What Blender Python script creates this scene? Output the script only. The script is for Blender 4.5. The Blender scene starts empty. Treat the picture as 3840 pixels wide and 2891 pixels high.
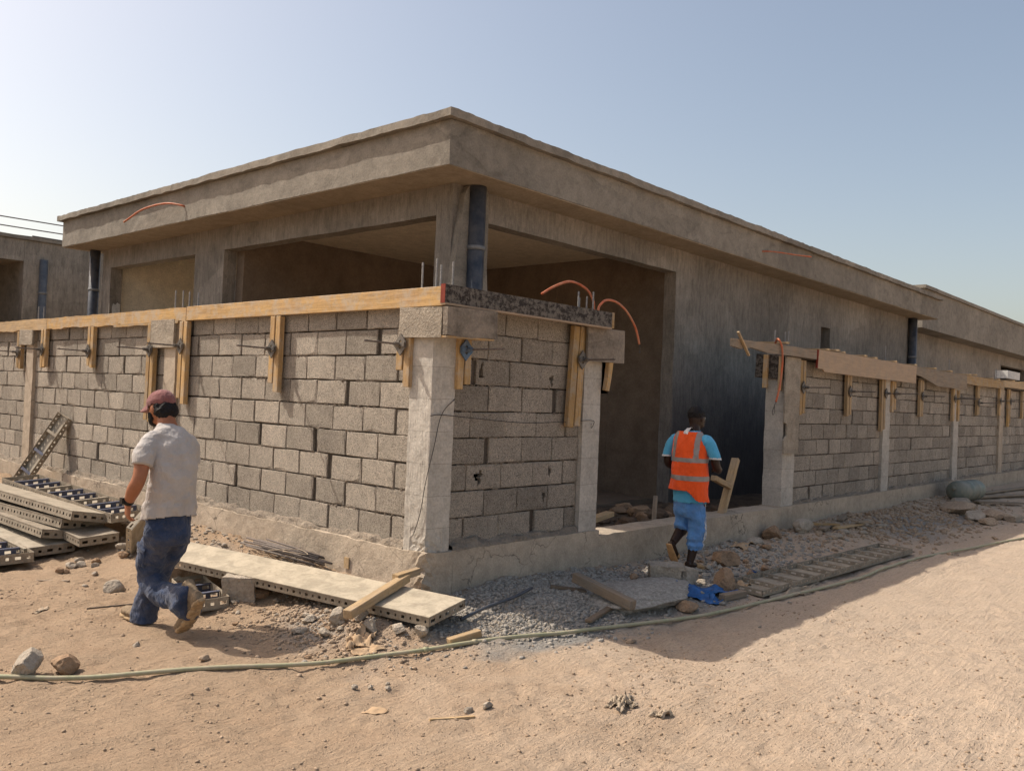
import bpy, bmesh, math, random
import numpy as np
from mathutils import Vector, Matrix

scene = bpy.context.scene
COL = scene.collection
rnd = random.Random(7)
R_ = math.radians

# ---------------------------------------------------------------- camera
cam_d = bpy.data.cameras.new("camera")
cam = bpy.data.objects.new("camera", cam_d)
COL.objects.link(cam)
cam_d.sensor_width = 36.0
cam_d.lens = 36.0 * 3237.2 / 3840.0
cam_d.clip_start = 0.05
cam_d.clip_end = 3000.0
c_r = Vector((0.6667, -0.7442, 0.0413))
c_f = Vector((0.7447, 0.6672, 0.0144))
c_r.normalize()
c_f = (c_f - c_f.dot(c_r) * c_r).normalized()
c_u = c_r.cross(c_f)
mw = Matrix((c_r, c_u, -c_f)).transposed().to_4x4()
mw.translation = Vector((-4.400, -4.753, 1.495))
cam.matrix_world = mw
scene.camera = cam

# ---------------------------------------------------------------- sky and sun
SUN_EL, SUN_AZ = 51.0, -65.0          # direction the light travels in plan, from +x
world = bpy.data.worlds.new("World")
scene.world = world
world.use_nodes = True
wn = world.node_tree
wn.nodes.clear()
sky = wn.nodes.new("ShaderNodeTexSky")
sky.sky_type = 'NISHITA'
sky.sun_disc = False
sky.sun_elevation = R_(SUN_EL)
to_sun = (-math.cos(R_(SUN_AZ)), -math.sin(R_(SUN_AZ)))
sky.sun_rotation = math.atan2(to_sun[0], to_sun[1])
sky.altitude = 50
sky.air_density = 1.0
sky.dust_density = 3.3
sky.ozone_density = 0.2
bg = wn.nodes.new("ShaderNodeBackground")
bg.inputs["Strength"].default_value = 0.15
wo = wn.nodes.new("ShaderNodeOutputWorld")
mx = wn.nodes.new("ShaderNodeMix")        # dusty air: the whole sky a little warmer
mx.data_type = 'RGBA'
mx.blend_type = 'MULTIPLY'
mx.inputs[0].default_value = 1.0
mx.inputs[7].default_value = (1.10, 0.99, 0.87, 1)
wn.links.new(sky.outputs[0], mx.inputs[6])
wn.links.new(mx.outputs[2], bg.inputs[0])
wn.links.new(bg.outputs[0], wo.inputs[0])

sun_d = bpy.data.lights.new("sun", 'SUN')
sun_d.energy = 3.9
sun_d.angle = R_(0.55)
sun_d.color = (1.0, 0.93, 0.82)
sun = bpy.data.objects.new("sun", sun_d)
COL.objects.link(sun)
trav = Vector((math.cos(R_(SUN_AZ)) * math.cos(R_(SUN_EL)), math.sin(R_(SUN_AZ)) * math.cos(R_(SUN_EL)), -math.sin(R_(SUN_EL))))
sun.rotation_euler = trav.to_track_quat('-Z', 'Y').to_euler()
sun.location = (-6, 10, 20)

vs = scene.view_settings
vs.view_transform = 'Standard'
vs.look = 'None'
vs.gamma = 1.0
vs.exposure = 0.28
vs.use_curve_mapping = False
scene.render.engine = 'CYCLES'
scene.cycles.max_bounces = 8
scene.cycles.diffuse_bounces = 4
scene.cycles.use_denoising = True

# ---------------------------------------------------------------- noise in numpy
def _hash(ix, iy, iz, seed):
    h = (ix.astype(np.int64) * 374761393 + iy.astype(np.int64) * 668265263 + iz.astype(np.int64) * 2147483647 + seed * 1442695041) & 0xFFFFFFFF
    h = ((h ^ (h >> 13)) * 1274126177) & 0xFFFFFFFF
    h = (h ^ (h >> 16)) & 0xFFFFFFFF
    return h.astype(np.float64) / 4294967295.0 * 2 - 1

def vnoise(p, seed=0):
    p = np.asarray(p, float)
    i = np.floor(p).astype(np.int64)
    f = p - i
    u = f * f * (3 - 2 * f)
    out = 0
    for dx in (0, 1):
        wx = u[:, 0] if dx else 1 - u[:, 0]
        for dy in (0, 1):
            wy = u[:, 1] if dy else 1 - u[:, 1]
            for dz in (0, 1):
                wz = u[:, 2] if dz else 1 - u[:, 2]
                out = out + wx * wy * wz * _hash(i[:, 0] + dx, i[:, 1] + dy, i[:, 2] + dz, seed)
    return out

def fbm(p, oct=3, seed=0):
    p = np.asarray(p, float)
    s, a = 0, 1.0
    for k in range(oct):
        s = s + a * vnoise(p * (2.03 ** k) + 17.3 * k, seed + k)
        a *= 0.5
    return s

def ss(t):
    t = np.clip(t, 0, 1)
    return t * t * (3 - 2 * t)

# ---------------------------------------------------------------- object helpers
def new_mesh(name, verts, faces, smooth=False):
    me = bpy.data.meshes.new(name)
    me.from_pydata([tuple(v) for v in verts], [], [tuple(f) for f in faces])
    me.update()
    if smooth:
        me.polygons.foreach_set("use_smooth", [True] * len(me.polygons))
    return me

def link(name, me, mat=None, parent=None, loc=None):
    o = bpy.data.objects.new(name, me)
    COL.objects.link(o)
    if me is not None and mat is not None and len(me.materials) == 0:
        me.materials.append(mat)
    if parent is not None:
        o.parent = parent
    if loc is not None:
        o.location = loc
    return o

def tag(o, label=None, cat=None, group=None, kind=None):
    if label: o["label"] = label
    if cat: o["category"] = cat
    if group: o["group"] = group
    if kind: o["kind"] = kind
    return o

def thing(name, label, cat, loc=(0, 0, 0), group=None, rot=None):
    o = bpy.data.objects.new(name, None)
    o.empty_display_size = 0.1
    COL.objects.link(o)
    o.location = loc
    if rot is not None:
        o.rotation_euler = rot
    return tag(o, label, cat, group)

class MB:
    """collects simple solids, builds one mesh"""
    def __init__(s): s.v, s.f = [], []
    def add(s, vs_, fs_):
        b = len(s.v)
        s.v += [tuple(v) for v in vs_]
        s.f += [tuple(i + b for i in f) for f in fs_]
    def box(s, lo, hi, m=None):
        x0, y0, z0 = lo; x1, y1, z1 = hi
        vs_ = [(x0, y0, z0), (x1, y0, z0), (x1, y1, z0), (x0, y1, z0), (x0, y0, z1), (x1, y0, z1), (x1, y1, z1), (x0, y1, z1)]
        if m is not None: vs_ = [m @ Vector(v) for v in vs_]
        s.add(vs_, [(0, 3, 2, 1), (4, 5, 6, 7), (0, 1, 5, 4), (1, 2, 6, 5), (2, 3, 7, 6), (3, 0, 4, 7)])
    def prism(s, poly, axis, a, b):
        """poly in 2D extruded along axis between a and b"""
        n = len(poly)
        def P(q, w):
            return {0: (w, q[0], q[1]), 1: (q[0], w, q[1]), 2: (q[0], q[1], w)}[axis]
        vs_ = [P(q, a) for q in poly] + [P(q, b) for q in poly]
        fs_ = [tuple(range(n))[::-1], tuple(range(n, 2 * n))] + [(i, (i + 1) % n, n + (i + 1) % n, n + i) for i in range(n)]
        s.add(vs_, fs_)
    def tube(s, pts, rad, seg=8, caps=True):
        pts = [Vector(p) for p in pts]
        n = len(pts)
        rr = rad if isinstance(rad, (list, tuple)) else [rad] * n
        rings = []
        prev = None
        for i, p in enumerate(pts):
            t = (pts[min(i + 1, n - 1)] - pts[max(i - 1, 0)]).normalized()
            if prev is None:
                u = t.orthogonal().normalized()
            else:
                u = (prev - prev.dot(t) * t).normalized()
            prev = u
            w = t.cross(u)
            rings.append([p + rr[i] * (math.cos(2 * math.pi * k / seg) * u + math.sin(2 * math.pi * k / seg) * w) for k in range(seg)])
        vs_ = [v for r in rings for v in r]
        fs_ = []
        for i in range(n - 1):
            for k in range(seg):
                fs_.append((i * seg + k, i * seg + (k + 1) % seg, (i + 1) * seg + (k + 1) % seg, (i + 1) * seg + k))
        if caps:
            fs_.append(tuple(range(seg))[::-1])
            fs_.append(tuple((n - 1) * seg + k for k in range(seg)))
        s.add(vs_, fs_)
    def build(s, name, mat=None, parent=None, smooth=False, loc=None):
        return link(name, new_mesh(name, s.v, s.f, smooth), mat, parent, loc)

def catmull(pts, sub=6):
    P = [np.array(p, float) for p in pts]
    P = [2 * P[0] - P[1]] + P + [2 * P[-1] - P[-2]]
    out = []
    for i in range(1, len(P) - 2):
        for k in range(sub):
            t = k / sub
            a, b, c, d = P[i - 1], P[i], P[i + 1], P[i + 2]
            out.append(0.5 * ((2 * b) + (-a + c) * t + (2 * a - 5 * b + 4 * c - d) * t * t + (-a + 3 * b - 3 * c + d) * t ** 3))
    out.append(P[-2])
    return out

def rough_box(name, lo, hi, mat, parent=None, res=0.06, amp=0.004, freq=6.0, seed=1, maxn=160, cut=None, org=(0, 0, 0)):
    """box whose faces are a grid moved by 3-D noise of the position (edges stay closed)"""
    lo, hi = np.array(lo, float), np.array(hi, float)
    n = [int(min(maxn, max(1, round((hi[k] - lo[k]) / res)))) for k in range(3)]
    V, F, idx = [], [], {}
    def vid(k):
        if k not in idx:
            idx[k] = len(V)
            V.append([lo[a] + (hi[a] - lo[a]) * k[a] / n[a] for a in range(3)])
        return idx[k]
    for ax in range(3):
        a, b = [(1, 2), (2, 0), (0, 1)][ax]
        for side in (0, n[ax]):
            for i in range(n[a]):
                for j in range(n[b]):
                    q = []
                    for di, dj in ((0, 0), (1, 0), (1, 1), (0, 1)):
                        k = [0, 0, 0]
                        k[ax], k[a], k[b] = side, i + di, j + dj
                        q.append(vid(tuple(k)))
                    F.append(q if side else q[::-1])
    V = np.array(V)
    W = V + np.array(org)
    for a in range(3):
        V[:, a] += amp * fbm(W * freq, 3, seed + 11 * a)
    if cut is not None:
        V = cut(V)
    return link(name, new_mesh(name, V, F), mat, parent)

# ---------------------------------------------------------------- materials
class NT:
    def __init__(s, name):
        s.m = bpy.data.materials.new(name)
        s.m.use_nodes = True
        s.t = s.m.node_tree
        s.b = s.t.nodes["Principled BSDF"]
        s.b.inputs["Specular IOR Level"].default_value = 0.25
    def n(s, typ, **kw):
        nd = s.t.nodes.new(typ)
        for k, v in kw.items():
            setattr(nd, k, v)
        return nd
    def l(s, a, b): s.t.links.new(a, b)
    def pos(s, obj=False, scale=(1, 1, 1)):
        if obj:
            src = s.n("ShaderNodeTexCoord").outputs["Object"]
        else:
            src = s.n("ShaderNodeNewGeometry").outputs["Position"]
        if tuple(scale) == (1, 1, 1): return src
        mp = s.n("ShaderNodeMapping")
        mp.inputs["Scale"].default_value = scale
        s.l(src, mp.inputs[0])
        return mp.outputs[0]
    def noise(s, vec, scale, detail=4, rough=0.55, dist=0.0):
        nd = s.n("ShaderNodeTexNoise")
        nd.inputs["Scale"].default_value = scale
        nd.inputs["Detail"].default_value = detail
        nd.inputs["Roughness"].default_value = rough
        nd.inputs["Distortion"].default_value = dist
        s.l(vec, nd.inputs["Vector"])
        return nd.outputs["Fac"]
    def voro(s, vec, scale, feature='F1'):
        nd = s.n("ShaderNodeTexVoronoi", feature=feature)
        nd.inputs["Scale"].default_value = scale
        s.l(vec, nd.inputs["Vector"])
        return nd.outputs["Distance"]
    def ramp(s, fac, stops):
        nd = s.n("ShaderNodeValToRGB")
        e = nd.color_ramp.elements
        while len(e) < len(stops): e.new(0.5)
        for el, (p, c) in zip(e, stops):
            el.position = p
            el.color = (c, c, c, 1) if not hasattr(c, '__len__') else (*c, 1)
        s.l(fac, nd.inputs[0])
        return nd.outputs[0]
    def mix(s, fac, a, b, mode='MIX'):
        nd = s.n("ShaderNodeMix", data_type='RGBA', blend_type=mode)
        for sock, val in ((nd.inputs[0], fac), (nd.inputs[6], a), (nd.inputs[7], b)):
            if hasattr(val, 'is_output'): s.l(val, sock)
            elif hasattr(val, '__len__'): sock.default_value = (*val, 1)
            else: sock.default_value = val if sock == nd.inputs[0] else (val, val, val, 1)
        return nd.outputs[2]
    def math(s, op, a, b=0.0):
        nd = s.n("ShaderNodeMath", operation=op)
        for sock, val in ((nd.inputs[0], a), (nd.inputs[1], b)):
            if hasattr(val, 'is_output'): s.l(val, sock)
            else: sock.default_value = val
        return nd.outputs[0]
    def rand(s): return s.n("ShaderNodeObjectInfo").outputs["Random"]
    def sep(s, vec, i):
        nd = s.n("ShaderNodeSeparateXYZ")
        s.l(vec, nd.inputs[0])
        return nd.outputs[i]
    def bump(s, h, strength=0.5, dist=0.01, prev=None):
        nd = s.n("ShaderNodeBump")
        nd.inputs["Strength"].default_value = strength
        nd.inputs["Distance"].default_value = dist
        s.l(h, nd.inputs["Height"])
        if prev is not None: s.l(prev, nd.inputs["Normal"])
        return nd.outputs[0]
    def done(s, col, rough=0.85, normal=None, metal=0.0):
        for k, v in (("Base Color", col), ("Roughness", rough), ("Metallic", metal)):
            if hasattr(v, 'is_output'): s.l(v, s.b.inputs[k])
            elif hasattr(v, '__len__'): s.b.inputs[k].default_value = (*v, 1)
            else: s.b.inputs[k].default_value = v
        if normal is not None: s.l(normal, s.b.inputs["Normal"])
        return s.m

def sc(c, k): return tuple(min(1, x * k) for x in c)

def m_concrete(name, c, var=0.22, big=1.2, fine=60, bump=0.35, bd=0.006, streak=0.0, rvar=0.0, tint=None, pits=0.0, cracks=0.0, grit=0.0, lifts=0.0, blotch=0.0, patch=0.0):
    t = NT(name)
    p = t.pos()
    n1 = t.noise(p, big, 5, 0.6, 0.3)
    n2 = t.noise(p, big * 7, 5, 0.6)
    n3 = t.noise(p, fine, 3, 0.7)
    col = t.mix(t.ramp(n1, [(0.32, 0.0), (0.68, 1.0)]), sc(c, 1 - var), sc(c, 1 + var))
    col = t.mix(t.ramp(n2, [(0.3, 0.0), (0.7, 0.75)]), col, t.mix(0.5, col, sc(c, 1.15)), 'MIX')
    col = t.mix(0.6, col, t.ramp(n2, [(0.25, 0.72), (0.75, 1.12)]), 'MULTIPLY')
    col = t.mix(0.6, col, t.ramp(n3, [(0.25, 0.62), (0.7, 1.15)]), 'MULTIPLY')
    h = t.math('ADD', t.math('MULTIPLY', n3, 0.6), t.math('MULTIPLY', n2, 1.2))
    if streak > 0:
        ps = t.pos(scale=(14, 14, 1.6))
        ns = t.noise(ps, 1.4, 4, 0.65, 0.5)
        ps2 = t.pos(scale=(30, 30, 7))
        nf = t.noise(ps2, 1.0, 3, 0.6, 0.8)
        col = t.mix(streak, col, t.ramp(ns, [(0.3, 0.5), (0.62, 1.18)]), 'MULTIPLY')
        col = t.mix(streak * 0.8, col, t.ramp(nf, [(0.36, 0.45), (0.52, 1.1)]), 'MULTIPLY')
        h = t.math('ADD', h, t.math('MULTIPLY', nf, 1.5))
    if pits > 0:
        v = t.voro(p, 90)
        col = t.mix(pits, col, t.ramp(v, [(0.05, 0.25), (0.2, 1.0)]), 'MULTIPLY')
    if cracks > 0:
        wv = t.n("ShaderNodeVectorMath", operation='ADD')
        cn = t.n("ShaderNodeTexNoise"); cn.inputs["Scale"].default_value = 5; cn.inputs["Detail"].default_value = 4
        t.l(p, cn.inputs["Vector"])
        sm = t.n("ShaderNodeVectorMath", operation='SCALE'); sm.inputs["Scale"].default_value = 0.35
        t.l(cn.outputs["Color"], sm.inputs[0]); t.l(p, wv.inputs[0]); t.l(sm.outputs[0], wv.inputs[1])
        v = t.voro(wv.outputs[0], 2.2, 'DISTANCE_TO_EDGE')
        gate = t.ramp(t.noise(p, 1.7, 2), [(0.45, 0.0), (0.6, 1.0)])
        line = t.ramp(v, [(0.0, 0.25), (0.016, 1.0)])
        col = t.mix(t.math('MULTIPLY', gate, cracks), col, line, 'MULTIPLY')
    if grit > 0:
        g1 = t.noise(p, 120, 2, 0.6, 1.5)
        col = t.mix(grit, col, t.ramp(g1, [(0.36, 0.32), (0.48, 1.0), (0.66, 1.25)]), 'MULTIPLY')
        h = t.math('ADD', h, t.math('MULTIPLY', g1, 1.8))
    if blotch > 0:
        b1 = t.noise(t.pos(scale=(1, 1, 1.8)), 2.3, 6, 0.7, 1.2)
        col = t.mix(blotch, col, t.ramp(b1, [(0.36, 0.62), (0.47, 1.0), (0.66, 1.18)]), 'MULTIPLY')
    if patch > 0:
        dn = t.n("ShaderNodeTexNoise"); dn.inputs["Scale"].default_value = 2.5; dn.inputs["Detail"].default_value = 5
        t.l(p, dn.inputs["Vector"])
        ds_ = t.n("ShaderNodeVectorMath", operation='SCALE'); ds_.inputs["Scale"].default_value = 0.7
        da = t.n("ShaderNodeVectorMath", operation='ADD')
        t.l(dn.outputs["Color"], ds_.inputs[0]); t.l(p, da.inputs[0]); t.l(ds_.outputs[0], da.inputs[1])
        vc = t.n("ShaderNodeTexVoronoi"); vc.inputs["Scale"].default_value = 0.9
        t.l(da.outputs[0], vc.inputs["Vector"])
        bw = t.n("ShaderNodeRGBToBW"); t.l(vc.outputs["Color"], bw.inputs[0])
        col = t.mix(patch, col, t.ramp(bw.outputs[0], [(0.1, 0.72), (0.5, 1.0), (0.9, 1.22)]), 'MULTIPLY')
        ve = t.n("ShaderNodeTexVoronoi", feature='DISTANCE_TO_EDGE'); ve.inputs["Scale"].default_value = 0.9
        t.l(da.outputs[0], ve.inputs["Vector"])
        col = t.mix(patch * 0.6, col, t.ramp(ve.outputs["Distance"], [(0.0, 0.62), (0.012, 1.0)]), 'MULTIPLY')
    if lifts > 0:
        w1 = t.noise(p, 3.0, 3, 0.6)
        zz = t.math('FRACT', t.math('ADD', t.math('DIVIDE', t.sep(p, 2), lifts), t.math('MULTIPLY', w1, 0.10)))
        ln = t.ramp(zz, [(0.0, 0.6), (0.014, 0.65), (0.03, 1.0)])
        kk = t.math('FLOOR', t.math('ADD', t.math('DIVIDE', t.sep(p, 2), lifts), t.math('MULTIPLY', w1, 0.10)))
        tone = t.ramp(t.math('FRACT', t.math('MULTIPLY', kk, 0.37)), [(0.0, 0.93), (1.0, 1.05)])
        col = t.mix(0.8, col, ln, 'MULTIPLY'); col = t.mix(0.8, col, tone, 'MULTIPLY')
        gp = t.noise(t.pos(scale=(60, 60, 3)), 1.0, 3, 0.6, 0.4)
        h = t.math('ADD', h, t.math('MULTIPLY', gp, 1.6))
    if rvar > 0:
        col = t.mix(1.0, col, t.ramp(t.rand(), [(0.0, 1 - rvar), (1.0, 1 + rvar * 0.7)]), 'MULTIPLY')
    if tint is not None:
        col = tint(t, p, col)
    nrm = t.bump(h, bump, bd)
    return t.done(col, 0.92, nrm)

def m_wood(name, c1, c2, dark=0.5, dust=(0.36, 0.31, 0.26), dustamt=0.3, grain=1.0, rough=0.75):
    t = NT(name)
    p = t.pos(obj=True)
    rv = t.rand()
    off = t.n("ShaderNodeCombineXYZ")
    t.l(t.math('MULTIPLY', rv, 37.0), off.inputs[0]); t.l(t.math('MULTIPLY', rv, 11.0), off.inputs[1]); t.l(t.math('MULTIPLY', rv, 23.0), off.inputs[2])
    va = t.n("ShaderNodeVectorMath", operation='ADD')
    t.l(p, va.inputs[0]); t.l(off.outputs[0], va.inputs[1])
    mp = t.n("ShaderNodeMapping"); mp.inputs["Scale"].default_value = (1.3, 22, 22)
    t.l(va.outputs[0], mp.inputs[0])
    g = t.noise(mp.outputs[0], 2.2, 5, 0.6, 0.8)
    mp2 = t.n("ShaderNodeMapping"); mp2.inputs["Scale"].default_value = (2.0, 5, 5)
    t.l(va.outputs[0], mp2.inputs[0])
    b = t.noise(mp2.outputs[0], 1.6, 4, 0.6, 0.4)
    col = t.mix(t.ramp(b, [(0.35, 0), (0.65, 1)]), c1, c2)
    col = t.mix(0.75 * grain, col, t.ramp(g, [(0.3, dark), (0.62, 1.12)]), 'MULTIPLY')
    d = t.noise(va.outputs[0], 6.0, 7, 0.78)
    col = t.mix(t.math('MULTIPLY', t.ramp(d, [(0.46, 0), (0.60, 1)]), dustamt), col, dust)
    sp = t.noise(va.outputs[0], 55.0, 3, 0.6)
    col = t.mix(0.5, col, t.ramp(sp, [(0.3, 0.6), (0.45, 1.0)]), 'MULTIPLY')
    col = t.mix(1.0, col, t.ramp(rv, [(0.0, 0.78), (1.0, 1.15)]), 'MULTIPLY')
    return t.done(col, rough, t.bump(g, 0.4, 0.003))

def m_plain(name, c, rough=0.6, metal=0.0, var=0.2, scale=25, bump=0.15, dust=None, dustamt=0.4, dscale=6):
    t = NT(name)
    p = t.pos()
    n = t.noise(p, scale, 4, 0.6)
    col = t.mix(t.ramp(n, [(0.3, 0), (0.7, 1)]), sc(c, 1 - var), sc(c, 1 + var))
    if dust is not None:
        d = t.noise(p, dscale, 6, 0.7)
        col = t.mix(t.math('MULTIPLY', t.ramp(d, [(0.4, 0), (0.62, 1)]), dustamt), col, dust)
    return t.done(col, rough, t.bump(n, bump, 0.003), metal)

def m_film(name):
    """black film faced plywood splattered with cement"""
    t = NT(name)
    p = t.pos()
    mp = t.pos(scale=(1, 1, 2.2))
    a = t.noise(p, 26, 8, 0.85, 0.3)
    b = t.noise(t.pos(scale=(3, 3, 9)), 3.0, 5, 0.7, 0.5)
    f = t.math('ADD', t.math('MULTIPLY', a, 0.7), t.math('MULTIPLY', b, 0.3))
    col = t.mix(t.ramp(f, [(0.46, 0), (0.54, 1)]), (0.024, 0.018, 0.015), (0.15, 0.13, 0.11))
    return t.done(col, 0.7, t.bump(f, 0.4, 0.004))

def m_steel(name, face, rust=0.35):
    t = NT(name)
    p = t.pos()
    a = t.noise(p, 7, 6, 0.7, 0.5)
    b = t.noise(p, 45, 4, 0.65)
    col = t.mix(t.ramp(a, [(0.42, 0), (0.6, 1)]), face, sc(face, 0.72))
    col = t.mix(t.math('MULTIPLY', t.ramp(b, [(0.5, 0), (0.66, 1)]), rust), col, (0.16, 0.085, 0.045))
    return t.done(col, 0.72, t.bump(b, 0.25, 0.003))

def m_cloth(name, c, var=0.15, dust=None, dustamt=0.3, scale=9, weave=260):
    t = NT(name)
    p = t.pos()
    n = t.noise(p, scale, 5, 0.6)
    w = t.noise(p, weave, 2, 0.5)
    col = t.mix(t.ramp(n, [(0.3, 0), (0.7, 1)]), sc(c, 1 - var), sc(c, 1 + var))
    col = t.mix(0.35, col, t.ramp(w, [(0.3, 0.8), (0.7, 1.1)]), 'MULTIPLY')
    if dust is not None:
        d = t.noise(p, 7, 6, 0.72)
        col = t.mix(t.math('MULTIPLY', t.ramp(d, [(0.42, 0), (0.68, 1)]), dustamt), col, dust)
    t.b.inputs["Sheen Weight"].default_value = 0.15
    wr = t.noise(t.pos(scale=(1, 1, 0.55)), 22, 3, 0.5, 1.6)
    wr2 = t.math('ABSOLUTE', t.math('SUBTRACT', wr, 0.5))
    return t.done(col, 0.9, t.bump(t.math('ADD', t.math('MULTIPLY', wr2, 3.0), t.math('ADD', t.math('MULTIPLY', n, 2.0), t.math('MULTIPLY', w, 0.15))), 0.45, 0.012))

def darken_lower(t, p, col):
    """blue-black tint that grows stronger towards the bottom of the gable wall"""
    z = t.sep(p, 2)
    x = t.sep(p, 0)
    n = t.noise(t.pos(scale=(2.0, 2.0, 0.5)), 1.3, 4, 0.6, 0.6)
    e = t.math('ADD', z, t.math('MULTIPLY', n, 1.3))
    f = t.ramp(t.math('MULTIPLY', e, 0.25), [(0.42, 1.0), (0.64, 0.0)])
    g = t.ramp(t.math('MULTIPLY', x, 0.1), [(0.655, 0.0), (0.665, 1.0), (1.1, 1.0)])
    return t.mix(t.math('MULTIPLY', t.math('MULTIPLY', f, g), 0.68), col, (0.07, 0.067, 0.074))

M = {}
M['plaster'] = m_concrete("house_plaster", (0.295, 0.258, 0.216), 0.22, 0.8, 70, 0.6, 0.010, streak=0.40, tint=darken_lower, patch=0.45)
M['fascia'] = m_concrete("fascia_render", (0.268, 0.236, 0.194), 0.16, 1.1, 50, 0.6, 0.010, blotch=0.5, patch=0.5)
M['soffit'] = m_concrete("soffit_render", (0.42, 0.34, 0.25), 0.14, 0.8, 30, 0.25, 0.006)
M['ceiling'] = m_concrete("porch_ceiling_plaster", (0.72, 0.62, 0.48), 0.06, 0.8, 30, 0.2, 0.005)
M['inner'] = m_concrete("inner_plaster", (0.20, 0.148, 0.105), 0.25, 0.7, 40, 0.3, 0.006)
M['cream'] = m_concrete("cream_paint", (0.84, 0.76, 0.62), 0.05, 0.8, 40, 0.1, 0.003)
M['block'] = m_concrete("rough_block", (0.54, 0.465, 0.38), 0.14, 2.0, 85, 1.0, 0.014, rvar=0.24, pits=0.85, grit=1.0)
M['mortar'] = m_concrete("mortar", (0.095, 0.078, 0.062), 0.25, 5, 60, 0.8, 0.012)
M['mortar_fresh'] = m_concrete("squeezed_mortar", (0.30, 0.245, 0.19), 0.25, 6, 45, 1.0, 0.02, pits=0.4)
M['footing'] = m_concrete("footing_render", (0.46, 0.378, 0.29), 0.16, 1.6, 60, 0.7, 0.010, cracks=0.9, blotch=0.25)
M['pillar'] = m_concrete("cast_pillar", (0.50, 0.455, 0.395), 0.14, 2.5, 50, 0.6, 0.008, pits=0.4, lifts=0.245)
M['dark'] = m_plain("dark_inside", (0.02, 0.018, 0.016), 0.9)
M['wood'] = m_wood("yellow_timber", (0.50, 0.315, 0.125), (0.43, 0.275, 0.135), 0.55, (0.40, 0.33, 0.25), 0.75)
M['wood_pale'] = m_wood("pale_timber", (0.50, 0.35, 0.19), (0.42, 0.29, 0.16), 0.55, (0.38, 0.31, 0.24), 0.4)
M['wood_old'] = m_wood("weathered_timber", (0.34, 0.25, 0.17), (0.29, 0.23, 0.17), 0.55, (0.27, 0.24, 0.2), 0.5)
M['wood_dark'] = m_wood("dirty_timber", (0.20, 0.14, 0.09), (0.16, 0.12, 0.085), 0.55, (0.22, 0.2, 0.18), 0.3)
M['ply'] = m_wood("bare_plywood", (0.45, 0.32, 0.21), (0.40, 0.29, 0.20), 0.75, (0.3, 0.25, 0.2), 0.35, 0.6)
M['film'] = m_film("film_plywood")
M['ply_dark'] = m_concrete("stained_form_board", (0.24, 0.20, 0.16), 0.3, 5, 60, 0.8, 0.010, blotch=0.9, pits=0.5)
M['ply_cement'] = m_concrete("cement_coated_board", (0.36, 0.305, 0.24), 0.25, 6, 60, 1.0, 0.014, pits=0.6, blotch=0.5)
M['red'] = m_plain("red_edge_paint", (0.20, 0.035, 0.02), 0.7)
M['steel'] = m_steel("steel_panel_face", (0.40, 0.345, 0.265), 0.3)
M['steel_dirty'] = m_steel("steel_panel_rail", (0.33, 0.28, 0.215), 0.45)
M['steel_blue'] = m_steel("steel_rib_blue", (0.085, 0.095, 0.14), 0.4)
M['steel_face_white'] = m_steel("pale_panel_face", (0.47, 0.405, 0.305), 0.2)
M['iron'] = m_plain("clamp_iron", (0.13, 0.12, 0.11), 0.55, 0.5, 0.3, 60, 0.3, (0.28, 0.24, 0.2), 0.5)
M['clamp_blue'] = m_plain("clamp_blue", (0.08, 0.14, 0.22), 0.6, 0.2, 0.3, 60, 0.3, (0.25, 0.22, 0.2), 0.4)
M['rebar'] = m_plain("rebar", (0.15, 0.125, 0.11), 0.7, 0.3, 0.3, 80, 0.6)
M['rebar_grey'] = m_plain("rebar_cement", (0.27, 0.26, 0.25), 0.8, 0.1, 0.3, 80, 0.6)
M['orange_pipe'] = m_plain("orange_conduit", (0.48, 0.12, 0.05), 0.55, 0, 0.2, 20, 0.1, (0.45, 0.27, 0.17), 0.55)
M['pvc'] = m_plain("grey_pvc", (0.055, 0.065, 0.085), 0.38, 0, 0.25, 8, 0.05, (0.16, 0.145, 0.13), 0.45, 4)
M['pvc_light'] = m_plain("light_pvc", (0.10, 0.115, 0.135), 0.5, 0, 0.2, 8, 0.05, (0.2, 0.18, 0.16), 0.35, 4)
M['pvc_collar'] = m_plain("pipe_collar", (0.2, 0.2, 0.2), 0.6)
M['hose'] = m_plain("green_hose", (0.33, 0.325, 0.20), 0.6, 0, 0.15, 30, 0.1, (0.46, 0.38, 0.27), 0.75, 7)
M['rock_brown'] = m_concrete("brown_stone", (0.34, 0.225, 0.14), 0.3, 5, 45, 0.8, 0.02)
M['earth'] = m_concrete("dark_earth", (0.17, 0.115, 0.075), 0.35, 5, 45, 0.9, 0.02)
M['rock_grey'] = m_concrete("grey_rubble", (0.43, 0.365, 0.29), 0.22, 6, 50, 0.9, 0.02)
M['gravel_grey'] = m_concrete("grey_gravel", (0.37, 0.335, 0.29), 0.35, 30, 60, 0.6, 0.01)
M['gravel_sand'] = m_concrete("sandy_pebbles", (0.42, 0.31, 0.215), 0.35, 30, 60, 0.6, 0.01)
M['cardboard'] = m_plain("cardboard", (0.42, 0.285, 0.17), 0.9, 0, 0.2, 14, 0.3, (0.42, 0.32, 0.22), 0.5)
M['sack'] = m_plain("dusty_sack", (0.36, 0.29, 0.215), 0.9, 0, 0.2, 14, 0.4, (0.42, 0.32, 0.22), 0.4)
M['blue_bag'] = m_plain("blue_plastic", (0.022, 0.11, 0.31), 0.45, 0, 0.4, 14, 0.2, (0.2, 0.2, 0.22), 0.12)
M['jug'] = m_plain("grey_green_plastic", (0.16, 0.19, 0.165), 0.5, 0, 0.2, 8, 0.05, (0.3, 0.26, 0.2), 0.5, 5)
M['pink'] = m_plain("pink_scrap", (0.55, 0.25, 0.2), 0.8)
M['white'] = m_plain("white_board", (0.62, 0.60, 0.56), 0.8)
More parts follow.
